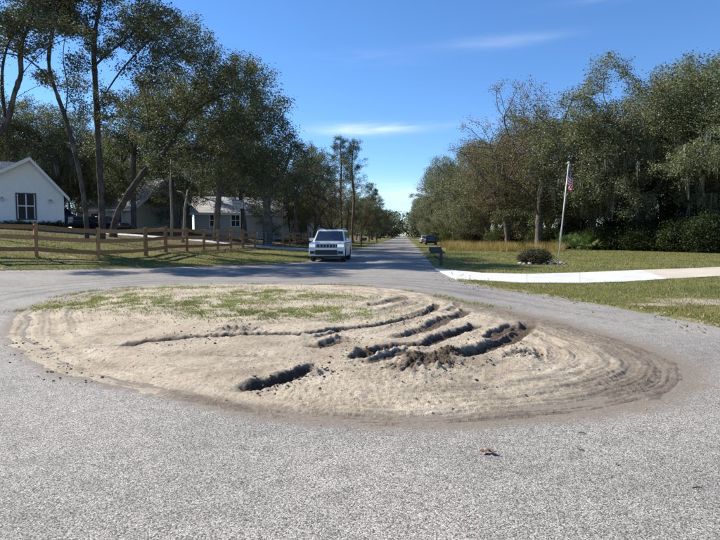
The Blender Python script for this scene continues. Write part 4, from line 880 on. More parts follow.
for i, (px, d, sc, tint, lab) in enumerate([(75, 58, 1.1, (.9, .95, .75), 'low tree between the white house and the slender oak'), (96, 62, 1.2, (1, 1, .75), 'low tree behind the pickup'), (122, 58, 1.0, (.9, .95, .7), 'low tree behind the dark car'), (140, 70, 1.2, (.85, .9, .7), 'low tree at the left end of the tan house'),
                                            (178, 58, 1.0, (.8, .85, .7), 'low tree between the tan and grey houses'), (205, 74, 1.3, (.8, .85, .7), 'low tree behind the grey house ridge'), (246, 74, 1.3, (.8, .85, .7), 'low tree behind the right end of the grey house'), (275, 64, 1.0, (.8, .85, .7), 'low tree past the metal gate'),
                                            (292, 72, 1.1, (.95, .9, .75), 'low tree behind the farther fence'), (308, 92, 1.3, (.9, .88, .75), 'low tree behind the parked SUV'), (324, 96, 1.2, (.9, .9, .8), 'low tree right behind the SUV roof'), (342, 110, 1.3, (.85, .9, .8), 'low tree at the foot of the two pines'),
                                            (356, 130, 1.3, (.85, .9, .8), 'low tree left of the far mailbox'), (370, 170, 1.4, (.8, .85, .75), 'low tree near the far end of the left verge'), (45, 66, 1.2, (.85, .9, .75), 'low tree behind the white house'), (160, 82, 1.4, (.85, .9, .75), 'low tree far behind the tan house'), (232, 84, 1.4, (.8, .85, .75), 'low tree far behind the hoop')]):
    place_tree('thicket', 'young_tree', X(px, d), d, lab, LT, i * 2.3, sc, tint)
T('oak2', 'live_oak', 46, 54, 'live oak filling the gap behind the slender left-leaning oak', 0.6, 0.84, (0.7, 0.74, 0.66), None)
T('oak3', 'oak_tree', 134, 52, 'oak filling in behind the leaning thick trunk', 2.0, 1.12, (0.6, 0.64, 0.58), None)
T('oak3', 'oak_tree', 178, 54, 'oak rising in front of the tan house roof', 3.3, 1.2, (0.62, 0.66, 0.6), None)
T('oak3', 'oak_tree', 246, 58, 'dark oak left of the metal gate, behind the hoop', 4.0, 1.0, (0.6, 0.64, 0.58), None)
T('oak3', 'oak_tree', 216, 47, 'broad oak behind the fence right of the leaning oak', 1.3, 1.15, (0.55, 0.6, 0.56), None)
LR = 'trees along the left side of the road'
for key, name, px, d, rot, sc, tint, lab in [
    ('bare1', 'winter_oak', 314, 62, 0.4, 0.72, (1.05, 0.95, 0.8), 'brown half-bare tree behind the parked white SUV'), ('oak3', 'oak_tree', 296, 60, 2.0, 0.82, (0.6, 0.64, 0.6), 'dark oak left of the brown half-bare tree'),
    ('laurel', 'oak_tree', 322, 70, 2.0, 0.92, (0.7, 0.75, 0.7), 'slim dark oak just left of the two pines'),
    ('pine', 'pine_tree', 341, 84, 0.5, 0.98, (1, 1, 1), 'left one of the two tall pines by the road'), ('pine2', 'pine_tree', 353, 86, 2.5, 1.08, (1, 1, 1), 'right one of the two tall pines by the road'),
    ('bare1', 'winter_oak', 333, 80, 3.4, 0.75, (0.9, 0.88, 0.8), 'grey bare tree under the two pines'), ('oak3', 'oak_tree', 346, 98, 1.0, 0.75, (0.75, 0.8, 0.7), 'dark oak behind the two pines'),
    ('pine2', 'pine_tree', 369, 120, 4.0, 0.86, (0.85, 0.9, 0.85), 'shorter dense pine right of the two tall pines'), ('oak2', 'live_oak', 361, 118, 2.2, 0.72, (0.8, 0.85, 0.75), 'low oak at the foot of the shorter pine'),
    ('bare1', 'winter_oak', 361, 100, 5.5, 0.62, (0.9, 0.9, 0.85), 'grey bare tree over the dark mailbox on the left'), ('oak1', 'live_oak', 372, 150, 0.9, 0.72, (0.75, 0.8, 0.72), 'dark oak left of the road near its far end'),
    ('oak2', 'live_oak', 380, 185, 1.9, 0.75, (0.75, 0.8, 0.72), 'last dark oak on the left before the road end'), ('pine', 'pine_tree', 376, 160, 1.4, 0.9, (0.8, 0.85, 0.8), 'farthest pine on the left')]:
    T(key, name, px, d, lab, rot, sc, tint, LR)
# the wood that closes the view at the end of the road
def far_wood():
    rg = np.random.default_rng(500); V = []; 
    cen = []
    for i in range(80):
        x = rg.uniform(-25, 70); y = rg.uniform(225, 275); h = rg.uniform(8, 13.5); r = rg.uniform(3, 5)
        n = 60; v = rg.normal(size=(n, 3)); v /= np.linalg.norm(v, axis=1, keepdims=True); v *= rg.uniform(0.4, 1, (n, 1)) ** 0.5
        cen.append(np.stack([x + v[:, 0] * r, y + v[:, 1] * r, 0.6 + h * 0.5 + v[:, 2] * h * 0.5], -1))
    for i in range(34):
        x = rg.uniform(4, 40); y = rg.uniform(222, 245); h = rg.uniform(10, 14); r = rg.uniform(2.5, 4.5); n = 60
        if abs(x - (RD * y - 1.8)) < 3.6 and y < 236: continue
        v = rg.normal(size=(n, 3)); v /= np.linalg.norm(v, axis=1, keepdims=True); v *= rg.uniform(0.3, 1, (n, 1)) ** 0.5
        cen.append(np.stack([x + v[:, 0] * r, y + v[:, 1] * r, 0.4 + h * 0.5 + v[:, 2] * h * 0.5], -1))
    lf = leaf_mesh('far_wood', np.concatenate(cen), 9, 0.7, 0.42, 501, 0.5); o = link('far_wood', lf, M['oak_leaf']); o.color = (0.8, 0.85, 0.85, 1)
    tag(o, 'distant wood closing the view at the end of the road', kind='stuff')
far_wood()

# ------------------------------------------------------------------ concrete drives
m, nt, b = nodes('concrete'); p = pos(nt)
c = ramp(nt, noise(nt, p, 0.9, 6, 0.65), [(0.3, (0.46, 0.46, 0.445)), (0.7, (0.58, 0.58, 0.56))])
c = mixc(nt, 1.0, c, ramp(nt, noise(nt, p, 40, 3), [(0.3, (0.93, 0.93, 0.93)), (0.7, (1.05, 1.05, 1.05))]), 'MULTIPLY')
c = mixc(nt, 1.0, c, ramp(nt, noise(nt, p, 2.8, 6, 0.7), [(0.3, (0.84, 0.83, 0.80)), (0.55, (1, 1, 1))]), 'MULTIPLY')
nt.links.new(c, b.inputs['Base Color']); b.inputs['Roughness'].default_value = 0.85; M['concrete'] = m
m, nt, b = nodes('old_concrete'); p = pos(nt)
c = ramp(nt, noise(nt, p, 0.8, 6, 0.7), [(0.3, (0.36, 0.31, 0.24)), (0.7, (0.52, 0.46, 0.37))])
nt.links.new(c, b.inputs['Base Color']); b.inputs['Roughness'].default_value = 0.9; M['old_concrete'] = m
def slab(parent, quad, mat, z0=-0.06, top=0.05, n=8):
    """a four-cornered slab draped on the terrain"""
    A_, B_, C_, D_ = [np.array(q_, float) for q_ in quad]; V = []; F = []
    for j in range(n + 1):
        for i in range(n + 1):
            u, v = i / n, j / n; q_ = (A_ * (1 - u) + B_ * u) * (1 - v) + (D_ * (1 - u) + C_ * u) * v; V.append((q_[0], q_[1], float(Zt(*q_)) + top))
    k = (n + 1)
    for j in range(n):
        for i in range(n): F.append((j * k + i, j * k + i + 1, (j + 1) * k + i + 1, (j + 1) * k + i))
    ring = [i for i in range(n + 1)] + [j * k + n for j in range(1, n + 1)] + [n * k + i for i in range(n - 1, -1, -1)] + [j * k for j in range(n - 1, 0, -1)]
    b0 = len(V); V += [(V[i][0], V[i][1], V[i][2] - top + z0) for i in ring]
    for a in range(len(ring)):
        c_ = (a + 1) % len(ring); F.append((ring[c_], ring[a], b0 + a, b0 + c_))
    return MB().add(V, F).build('slab', mat, parent)
drv = empty('concrete_driveway', G(6, 20)); tag(drv, 'bright concrete driveway slabs crossing the right lawn from the road', 'driveway')
FARE = [P(*q_) for q_ in [(434, 269), (482, 274), (527, 275), (580, 273.6), (610, 272.3), (640, 271), (680, 269.6), (720, 268)]] + [(31, 26.5)]
NEAR = [P(*q_) for q_ in [(456, 280), (497, 282.3), (527, 284), (580, 284.2), (624, 283), (668, 280), (694, 278.6), (722, 277)]] + [(30, 20.5)]
for i in range(8):
    g_ = 0.0025
    def lerp(a, b_, t): return (a[0] + (b_[0] - a[0]) * t, a[1] + (b_[1] - a[1]) * t)
    s_ = slab(None, (lerp(NEAR[i], NEAR[i + 1], g_), lerp(NEAR[i], NEAR[i + 1], 1 - g_), lerp(FARE[i], FARE[i + 1], 1 - g_), lerp(FARE[i], FARE[i + 1], g_)), M['concrete'] if i < 5 else M['old_concrete'], top=0.045)
    s_.parent = drv; s_.matrix_parent_inverse = Matrix.Translation(-drv.location)
    if i >= 5: s_['label'] = 'older beige concrete slab'
ldr = empty('concrete_lane', G(-8, 47)); tag(ldr, 'pale concrete lane running from the road through the gate to the white house', 'driveway')
LN_ = [(-0.9, 46.0), (-4.5, 45.2), (-8.2, 44.8), (-12, 44.0), (-16, 42.8), (-20, 41.2), (-24, 39.4), (-30, 37.5)]; LF_ = [(-0.3, 51.0), (-4.0, 49.4), (-8.0, 48.8), (-12, 48), (-16, 46.6), (-20, 44.8), (-24, 43.0), (-30, 41.2)]
for i in range(7):
    s_ = slab(None, (lerp(LN_[i], LN_[i + 1], 0.004), lerp(LN_[i], LN_[i + 1], 0.996), lerp(LF_[i], LF_[i + 1], 0.996), lerp(LF_[i], LF_[i + 1], 0.004)), M['concrete'], top=0.06)
    s_.parent = ldr; s_.matrix_parent_inverse = Matrix.Translation(-ldr.location)

# ------------------------------------------------------------------ wooden fence and gate
m, nt, b = nodes('stained_wood'); co = objco(nt)
mp = N(nt, 'ShaderNodeMapping'); mp.inputs['Scale'].default_value = (3, 3, 3); nt.links.new(co, mp.inputs[0])
f = noise(nt, mp.outputs[0], 3.5, 6, 0.7)
oi = nt.nodes.new('ShaderNodeObjectInfo')
c = ramp(nt, math_(nt, 'ADD', math_(nt, 'MULTIPLY', f, 0.7), math_(nt, 'MULTIPLY', oi.outputs['Random'], 0.3)), [(0.25, (0.19, 0.092, 0.034)), (0.55, (0.33, 0.165, 0.064)), (0.8, (0.44, 0.24, 0.105))])
nt.links.new(c, b.inputs['Base Color']); b.inputs['Roughness'].default_value = 0.8; bump(nt, b, f, 0.5, 0.01); M['wood'] = m
def fence(name, pts, label, hgt=1.38):
    e = empty(name, G(*pts[0])); tag(e, label, 'fence'); rg = np.random.default_rng(len(pts))
    inv = Matrix.Translation(-e.location)
    gp_ = [G(*p_) for p_ in pts]
    for i, p_ in enumerate(gp_):
        h = hgt + rg.normal() * 0.03; w = 0.075 + rg.normal() * 0.006; lx, ly = rg.normal(size=2) * 0.02
        q_ = MB(); q_.add([(-w, -w, -0.25), (w, -w, -0.25), (w, w, -0.25), (-w, w, -0.25), (-w * .95 + lx, -w + ly, h), (w + lx, -w * .95 + ly, h + 0.02), (w * .95 + lx, w + ly, h), (-w + lx, w * .95 + ly, h + 0.01)],
                          [(0, 3, 2, 1), (4, 5, 6, 7), (0, 1, 5, 4), (1, 2, 6, 5), (2, 3, 7, 6), (3, 0, 4, 7)])
        a = math.atan2(pts[min(i + 1, len(pts) - 1)][1] - pts[max(i - 1, 0)][1], pts[min(i + 1, len(pts) - 1)][0] - pts[max(i - 1, 0)][0])
        o = q_.build('post', M['wood'], None, bevel=0.012, loc=p_, rotz=a); o.parent = e; o.matrix_parent_inverse = inv
    for i in range(len(gp_) - 1):
        A_, B_ = gp_[i], gp_[i + 1]; dv = (B_ - A_); s_ = Vector((dv.y, -dv.x, 0)).normalized()
        for zz in (hgt - 0.13, hgt * 0.60, hgt * 0.24):
            z0 = zz + rg.normal() * 0.012; z1 = zz + rg.normal() * 0.012; hw = 0.088; off = s_ * 0.0; t0, t1 = 0.02, 0.98
            a_ = A_ + dv * t0 + Vector((0, 0, z0)); b_ = A_ + dv * t1 + Vector((0, 0, z1)); n_ = 5; V = []; F = []
            for k in range(n_ + 1):
                t = k / n_; c_ = a_.lerp(b_, t) + Vector((0, 0, -0.02 * math.sin(math.pi * t) + rg.normal() * 0.004))
                for sx, sz in ((-1, -1), (1, -1), (1, 1), (-1, 1)): V.append(tuple(c_ + s_ * sx * 0.026 + Vector((0, 0, sz * hw))))
            for k in range(n_):
                for j in range(4): F.append((k * 4 + j, k * 4 + (j + 1) % 4, k * 4 + 4 + (j + 1) % 4, k * 4 + 4 + j))
            F += [(3, 2, 1, 0), tuple(n_ * 4 + j for j in range(4))]
            o = MB().add(V, F).build('rail', M['wood'], None); o.parent = e; o.matrix_parent_inverse = inv
    return e
fp = [(X(-28, 20.6), 20.6), (X(36, 22.2), 22.2), (X(98, 23.6), 23.6), (X(146, 26.4), 26.4), (X(166, 29.0), 29.0), (X(187, 31.5), 31.5), (X(204, 34.0), 34.0), (X(218, 36.5), 36.5), (X(231, 39.2), 39.2), (X(243, 41.8), 41.8), (X(255, 44.2), 44.2)]
fence('split_rail_fence', fp, 'brown three-rail wooden fence running past the white house to the gate')
fence('split_rail_fence', [(X(283, 50.0), 50.0), (X(290, 54), 54), (X(295.5, 58), 58), (X(300, 62), 62), (X(304, 66), 66), (X(307.5, 70), 70), (X(310.5, 74), 74)], 'farther wooden fence between the gate and the parked SUV')
M['steel'] = plain('galvanised_tube', (0.16, 0.165, 0.17), 0.5, 0.6, 0.2)
ga, gb = G(X(257.5, 44.7), 44.7), G(X(281.5, 49.6), 49.6); gv = gb - ga; gl = gv.length
gt = empty('farm_gate', ga, math.atan2(gv.y, gv.x)); tag(gt, 'grey tubular metal gate closing the gap in the wooden fence', 'gate')
q_ = MB()
for z in (0.22, 1.25): q_.tube([(0.05, 0, z), (gl - 0.05, 0, z)], 0.028, 8)
for x_ in (0.05, gl - 0.05): q_.tube([(x_, 0, 0.22), (x_, 0, 1.25)], 0.028, 8)
q_.build('gate_frame', M['steel'], gt, True)
for z in (0.42, 0.62, 0.82, 1.03): MB().tube([(0.08, 0, z), (gl - 0.08, 0, z)], 0.020, 8).build('gate_bar', M['steel'], gt, True)
for x_ in (gl * 0.33, gl * 0.66): MB().box(x_ - 0.025, x_ + 0.025, -0.035, 0.035, 0.25, 1.22).build('gate_brace', M['steel'], gt)

# ------------------------------------------------------------------ houses
M['white_wall'] = plain('white_stucco', (0.76, 0.75, 0.73), 0.85, var=0.05, scale=3, bmp=0.15)
M['trim'] = plain('white_trim', (0.70, 0.70, 0.69), 0.6, var=0.05)
M['tan_wall'] = plain('tan_siding', (0.42, 0.40, 0.34), 0.85, var=0.08)
M['grey_wall'] = plain('blue_grey_siding', (0.40, 0.40, 0.38), 0.85, var=0.08)
M['pale_wall'] = plain('pale_wall', (0.60, 0.62, 0.64), 0.85, var=0.08)
M['black_frame'] = plain('black_frame', (0.018, 0.018, 0.02), 0.5)
M['lamp_glass'] = plain('frosted_lamp_glass', (0.45, 0.45, 0.42), 0.3)
m, nt, b = nodes('window_glass'); b.inputs['Base Color'].default_value = (0.012, 0.013, 0.015, 1); b.inputs['Roughness'].default_value = 0.25; b.inputs['Specular IOR Level'].default_value = 0.12
bump(nt, b, noise(nt, objco(nt), 2.0, 2), 0.05, 0.02); M['glass'] = m
def shingle(name, lo, hi):
    m, nt, b = nodes(name); co = objco(nt)
    br = N(nt, 'ShaderNodeTexBrick', Scale=1.0); br.inputs['Color1'].default_value = (*lo, 1); br.inputs['Color2'].default_value = (*hi, 1); br.inputs['Mortar'].default_value = tuple([v * 0.45 for v in lo]) + (1,)
    br.inputs['Brick Width'].default_value = 0.33; br.inputs['Row Height'].default_value = 0.16; br.inputs['Mortar Size'].default_value = 0.012
    mp = N(nt, 'ShaderNodeMapping'); mp.inputs['Rotation'].default_value = (R(90), 0, R(90)); nt.links.new(co, mp.inputs[0]); nt.links.new(mp.outputs[0], br.inputs['Vector'])
    c = mixc(nt, 1.0, br.outputs['Color'], ramp(nt, noise(nt, co, 1.2, 4), [(0.3, (0.8, 0.8, 0.8)), (0.7, (1.15, 1.15, 1.15))]), 'MULTIPLY')
    nt.links.new(c, b.inputs['Base Color']); b.inputs['Roughness'].default_value = 0.9; bump(nt, b, br.outputs['Fac'], -0.4, 0.015); return m
M['roof_grey'] = shingle('grey_shingles', (0.16, 0.165, 0.18), (0.25, 0.255, 0.27))
M['roof_light'] = shingle('light_shingles', (0.40, 0.38, 0.35), (0.52, 0.50, 0.46))
def gable_house(name, loc, rotz, W, L, eave, ridge, label, wall, roof, over=0.45, left=None, windows=(), lamps=(), fascia='trim'):
    """gable end on the y=0 face (facing -y), body runs to y=L; windows = (face, centre, z0, w, h, mullions) with face 'f' front gable, 'r' right side, 'l' left side"""
    e = empty(name, loc, rotz); tag(e, label, 'house'); w = W / 2
    wL, eL = left or (w, eave)
    MB().prism([(-wL, -0.6), (w, -0.6), (w, eave), (0, ridge), (-wL, eL)], 'y', 0, L).build('wall', M[wall], e)
    t = 0.14
    for s in (-1, 1):
        w_s, e_s = (w, eave) if s > 0 else (wL, eL); sl = (ridge - e_s) / w_s
        x1 = s * (w_s + over); z1 = e_s - over * sl; prof = [(0, ridge + 0.02), (x1, z1 + 0.02), (x1, z1 + 0.02 + t), (0, ridge + 0.02 + t)]
        MB().prism(prof, 'y', -over, L + over).build('roof_slope', M[roof], e)
        MB().prism([(0, ridge - 0.14), (x1, z1 - 0.14), (x1, z1 + t * 0.9), (0, ridge + t * 0.9)], 'y', -over - 0.035, -over - 0.003).build('fascia', M[fascia], e)
        MB().box(min(x1, x1 + s * 0.03), max(x1, x1 + s * 0.03), -over, L + over, z1 - 0.12, z1 + 0.1).build('eave_board', M[fascia], e)
    for (face, c_, z0, ww, hh, mull, frame) in windows:
        fr = empty('tmp') if False else None
        def T_(q0):                                     # local window coords (u right, depth out, z) -> house coords
            u, dp, z = q0
            if face == 'f': return (c_ + u, -dp, z0 + z)
            if face == 'r': return (w + dp, c_ + u, z0 + z)
            return (-w - dp, c_ - u, z0 + z)
        def bxl(u0, u1, d0, d1, z0_, z1_):
            mb = MB(); mb.box(u0, u1, d0, d1, z0_, z1_); mb.v = [T_(v) for v in mb.v]; return mb
        k = 0.09
        fm = bxl(-ww / 2 - k, ww / 2 + k, 0.003, 0.06, hh, hh + k); 
        for a_ in ((-ww / 2 - k, -ww / 2, 0, hh), (ww / 2, ww / 2 + k, 0, hh), (-ww / 2 - k, ww / 2 + k, -k, 0)):
            mb = bxl(a_[0], a_[1], 0.003, 0.06, a_[2], a_[3]); fm.add(mb.v, mb.f)
        wo = fm.build('window', M[frame], e)
        bxl(-ww / 2, ww / 2, 0.004, 0.02, 0, hh).build('pane', M['glass'], wo)
        if mull:
            bxl(-0.035, 0.035, 0.022, 0.05, 0, hh).build('mullion', M['trim'], wo); 
            for u0, u1 in ((-ww / 2, -0.036), (0.036, ww / 2)): bxl(u0, u1, 0.022, 0.046, hh * 0.52 - 0.035, hh * 0.52 + 0.035).build('mullion', M['trim'], wo)
            for u0, u1 in ((-ww / 2, -ww / 2 + 0.06), (ww / 2 - 0.06, ww / 2)): bxl(u0, u1, 0.022, 0.044, 0, hh).build('sash', M['trim'], wo)
    for (c_, z) in lamps:
        lp = MB().box(c_ - 0.05, c_ + 0.05, -0.03, -0.002, z - 0.12, z + 0.12).box(c_ - 0.02, c_ + 0.02, -0.14, -0.031, z + 0.06, z + 0.10).build('wall_lamp', M['black_frame'], e)
        MB().prism([(c_ - 0.07, -0.20), (c_ + 0.07, -0.20), (c_ + 0.07, -0.06), (c_ - 0.07, -0.06)], 'z', z - 0.16, z + 0.04).build('lantern', M['lamp_glass'], lp)
        MB().prism([(c_ - 0.09, -0.22), (c_ + 0.09, -0.22), (c_ + 0.09, -0.04), (c_ - 0.09, -0.04)], 'z', z + 0.041, z + 0.075).build('lantern_cap', M['black_frame'], lp)
    return e
# the white gabled house: gable faces the road, turned to the right
hd = 40.5; hx = X(33, hd); hz = 1.45 + (HOR - 231.5) / FPX * hd
H1 = gable_house('white_house', Vector((hx, hd, hz)), R(33), 4.3, 8, 2.85, 5.35, 'white gabled house with grey shingle roof at the left edge behind the fence', 'white_wall', 'roof_grey',
                 windows=[('f', -0.32, 0.95, 1.12, 1.8, True, 'black_frame')], lamps=[(-1.8, 2.35), (1.25, 2.3)], left=(4.1, 2.95), over=0.35)
# the white house's cross wing runs off to the left
wy0, wy1, wym = 0.85, 6.85, 3.85
MB().prism([(wy0, -0.6), (wy1, -0.6), (wy1, 2.83), (wym, 5.33), (wy0, 2.83)], 'x', -14.0, -1.4).build('wing_wall', M['white_wall'], H1)
wsl = (5.33 - 2.83) / 3.0
for s in (-1, 1):
    ye = wym + s * 3.45; ze = 5.33 - wsl * 3.45
    MB().prism([(wym, 5.345), (ye, ze + 0.015), (ye, ze + 0.155), (wym, 5.485)], 'x', -14.5, 0.0).build('wing_roof', M['roof_grey'], H1)
MB().box(-14.5, -4.6, wym - 3.485, wym - 3.455, 5.33 - wsl * 3.45 - 0.12, 5.33 - wsl * 3.45 + 0.12).build('wing_eave_board', M['trim'], H1)
hd2 = 60; h2x = X(166, hd2)
gable_house('tan_house', Vector((h2x, hd2, float(Zt(h2x, hd2)))), R(68), 9, 8, 2.6, 5.6, 'tan house with pale roof seen past the leaning oak trunk', 'tan_wall', 'roof_light', windows=[('l', 2.2, 1.0, 1.1, 1.0, False, 'trim'), ('l', 5.4, 1.0, 1.1, 1.0, False, 'trim')])
hd3 = 62; h3x = X(183, hd3)
gable_house('grey_house', Vector((h3x + 0.5, hd3 + 4, float(Zt(h3x, hd3)) - 0.1)), R(-78), 8, 10, 2.5, 4.4, 'grey ranch house with pale roof behind the basketball hoop', 'grey_wall', 'roof_light', windows=[('r', 2.2, 0.9, 1.0, 1.3, True, 'trim'), ('r', 4.6, 0.9, 1.0, 1.3, True, 'trim'), ('f', 0.0, 1.0, 1.2, 1.1, False, 'trim')])
hd4 = 84; h4x = X(298, hd4)
gable_house('far_white_house', Vector((h4x, hd4, float(Zt(h4x, hd4)))), R(15), 7, 9, 2.7, 4.6, 'small far white house glimpsed left of the parked SUV', 'pale_wall', 'roof_light', windows=[('f', 0.8, 1.0, 1.1, 1.1, False, 'black_frame')])
# clipped shrubs along the white house
ca, sa = math.cos(R(33)), math.sin(R(33))
for i in range(8):
    lx, ly = -3.9 + i * 0.8, -0.8; wx_, wy_ = hx + lx * ca - ly * sa, hd + lx * sa + ly * ca
    nm = ['first', 'second', 'third', 'fourth', 'fifth', 'sixth', 'seventh', 'eighth'][i]
    place_tree('clip', 'clipped_shrub', wx_, wy_, 'clipped dark shrub under the white house wall, %s from the left' % nm, 'shrubs along the white house', i * 1.1, 1.0 + 0.06 * math.sin(i * 2.1), (0.7, 0.75, 0.7), cat='shrub', z=hz - 0.05)

# ------------------------------------------------------------------ vehicles
def paint(name, col, metal=0.3, rough=0.32): 
    m, nt, b = nodes(name); b.inputs['Metallic'].default_value = metal; b.inputs['Roughness'].default_value = rough; b.inputs['Coat Weight'].default_value = 0.7; b.inputs['Coat Roughness'].default_value = 0.05
    c = ramp(nt, noise(nt, objco(nt), 2.0, 4), [(0.3, tuple(v * 0.93 for v in col)), (0.7, tuple(min(1, v * 1.04) for v in col))]); nt.links.new(c, b.inputs['Base Color']); return m
M['silver'] = paint('silver_white_paint', (0.66, 0.68, 0.70), 0.15)
M['blue'] = paint('dark_blue_paint', (0.02, 0.035, 0.10)); M['charcoal'] = paint('charcoal_paint', (0.025, 0.025, 0.03)); M['pale_silver'] = paint('pale_silver_paint', (0.5, 0.51, 0.52))
M['tyre'] = plain('tyre_rubber', (0.022, 0.022, 0.022), 0.85); M['rim'] = plain('alloy', (0.35, 0.36, 0.37), 0.35, 0.8); M['plastic'] = plain('black_plastic', (0.02, 0.02, 0.021), 0.55)
M['chrome'] = plain('bright_trim', (0.6, 0.61, 0.62), 0.2, 0.9)
m, nt, b = nodes('headlamp_lens'); b.inputs['Base Color'].default_value = (0.75, 0.77, 0.8, 1); b.inputs['Roughness'].default_value = 0.1; b.inputs['Emission Color'].default_value = (0.95, 0.97, 1, 1); b.inputs['Emission Strength'].default_value = 0.25; M['lens'] = m
M['lens_off'] = plain('headlamp_off', (0.30, 0.31, 0.32), 0.15)
M['red_lens'] = plain('tail_lens', (0.25, 0.01, 0.01), 0.15)
m, nt, b = nodes('car_glass'); b.inputs['Base Color'].default_value = (0.02, 0.024, 0.03, 1); b.inputs['Roughness'].default_value = 0.03; b.inputs['Specular IOR Level'].default_value = 1.0; b.inputs['Coat Weight'].default_value = 0.6; M['car_glass'] = m
def car(name, loc, rotz, label, body='silver', L=5.1, W=1.97, H=1.79, kind='suv', group=None, clear=0.24, front_detail=True):
    """length along +y (nose at y=0, facing -y)"""
    e = empty(name, loc, rotz); tag(e, label, {'suv': 'SUV', 'pickup': 'pickup', 'sedan': 'car'}[kind], group)
    belt = H * 0.625; hood = belt * 0.965; wr = 0.385 if kind != 'sedan' else 0.33; fy, ry = L * 0.185, L * 0.79; ar = wr + 0.075; w = W / 2
    def arch(cy): return [(cy - ar * math.cos(t) * 1.0, wr + ar * math.sin(t) - 0.0) for t in [math.pi * k / 10 for k in range(11)]]
    sill = clear + 0.06
    prof = [(0.06, clear + 0.10), (0.0, 0.48), (0.0, hood * 0.74), (0.04, hood * 0.93), (0.16, hood * 0.985)]
    if kind == 'pickup': prof += [(L * 0.26, belt), (L * 0.60, belt), (L * 0.605, belt - 0.06), (L - 0.03, belt - 0.06)]
    else: prof += [(L * 0.27, belt), (L - 0.10, belt)]
    prof += [(L - 0.02, belt * 0.9), (L, 0.62), (L - 0.04, clear + 0.14)]
    prof += [(ry + ar * 1.02, sill)] + [q_ for q_ in reversed(arch(ry)) if q_[1] > sill] + [(ry - ar * 1.02, sill), (fy + ar * 1.02, sill)] + [q_ for q_ in reversed(arch(fy)) if q_[1] > sill] + [(fy - ar * 1.02, sill)]
    prof = [p_ for p_ in prof]
    # body shell, rounded in plan at nose and tail: three lofted layers
    n = len(prof); V = []; F = []
    xs_ = [-1, -0.93, -0.55, 0, 0.55, 0.93, 1]
    for k, u in enumerate(xs_):
        for (y, z) in prof:
            tuck = 1.0
            if abs(u) == 1: tuck = 1 - 0.035 * max(0, (z - 0.75)) / 0.5
            yy = y
            if y < 0.5: yy = y + 0.16 * abs(u) ** 4 * (1 - y / 0.5)
            if y > L - 0.4: yy = y - 0.10 * abs(u) ** 4
            zz = z + (0.025 * (1 - u * u) if z > hood * 0.9 else 0) - (0.02 if abs(u) == 1 and z > hood * 0.9 else 0)
            V.append((u * w * tuck, yy, zz))
    for k in range(len(xs_) - 1):
        for i in range(n): F.append((k * n + i, k * n + (i + 1) % n, (k + 1) * n + (i + 1) % n, (k + 1) * n + i))
    F += [tuple(range(n)), tuple(reversed(range((len(xs_) - 1) * n, len(xs_) * n)))]
    bd = MB().add(V, F).build('body', M[body], e, bevel=0.025)
    # cabin
    wb, wt = w * 0.945, w * 0.76
    if kind == 'pickup': yb0, yt0, yt1, yb1 = L * 0.26, L * 0.37, L * 0.56, L * 0.60
    elif kind == 'suv': yb0, yt0, yt1, yb1 = L * 0.265, L * 0.40, L * 0.93, L * 0.985
    else: yb0, yt0, yt1, yb1 = L * 0.30, L * 0.44, L * 0.70, L * 0.84
    zb, zt = belt - 0.01, H - 0.03
    def cab(t, ins=0.0):
        return [(-(wb + (wt - wb) * t), yb0 + (yt0 - yb0) * t), (wb + (wt - wb) * t, yb0 + (yt0 - yb0) * t), (wb + (wt - wb) * t, yb1 + (yt1 - yb1) * t), (-(wb + (wt - wb) * t), yb1 + (yt1 - yb1) * t)]
    V = []; 
    for t in (0, 0.94, 1.0):
        k = 1.0 if t < 1 else 0.93
        for (x_, y_) in cab(min(t, 1)):
            V.append((x_ * k, y_ if t < 1 else y_ * 0.985 + 0.015 * (yt0 + yt1) / 2, zb + (zt - zb) * t + (0.025 if t == 1 else 0)))
    F = [(0, 1, 5, 4), (1, 2, 6, 5), (2, 3, 7, 6), (3, 0, 4, 7), (4, 5, 9, 8), (5, 6, 10, 9), (6, 7, 11, 10), (7, 4, 8, 11), (8, 9, 10, 11), (3, 2, 1, 0)]
    MB().add(V, F).build('cabin', M[body], e, bevel=0.03)
    def cp(s, y_frac_b, y_frac_t, t, off=0.012):       # a point on the cabin side
        yb = yb0 + (yb1 - yb0) * y_frac_b; yt = yt0 + (yt1 - yt0) * y_frac_t
        return (s * (wb + (wt - wb) * t + off), yb + (yt - yb) * t, zb + (zt - zb) * t)
    splits = {'suv': [(0.06, 0.10, 0.36, 0.30), (0.39, 0.33, 0.69, 0.64), (0.72, 0.67, 0.95, 0.93)], 'pickup': [(0.08, 0.14, 0.5, 0.48), (0.54, 0.52, 0.93, 0.9)], 'sedan': [(0.09, 0.15, 0.48, 0.5), (0.52, 0.54, 0.90, 0.88)]}[kind]
    for s in (-1, 1):
        for (b0, t0_, b1, t1_) in splits:
            q_ = [cp(s, b0, t0_, 0.10), cp(s, b1, t1_, 0.10), cp(s, b1, t1_, 0.84), cp(s, b0, t0_, 0.84)]
            q2 = [(x_ - s * 0.03, y_, z_) for (x_, y_, z_) in q_]
            MB().add(q_ + q2, [(0, 1, 2, 3), (7, 6, 5, 4), (0, 4, 5, 1), (1, 5, 6, 2), (2, 6, 7, 3), (3, 7, 4, 0)]).build('side_window', M['car_glass'], e)
    def face_quad(y_of, sign, nm, lo, hi, wk):
        def pt(u, t):
            hw = (wb + (wt - wb) * t) * wk; return (u * hw, y_of(t) + sign * 0.012, zb + (zt - zb) * t)
        q_ = [pt(-1, lo), pt(1, lo), pt(1, hi), pt(-1, hi)]; q2 = [(x_, y_ - sign * 0.03, z_) for x_, y_, z_ in q_]
        return MB().add(q_ + q2, [(0, 1, 2, 3), (7, 6, 5, 4), (0, 4, 5, 1), (1, 5, 6, 2), (2, 6, 7, 3), (3, 7, 4, 0)]).build(nm, M['car_glass'], e)
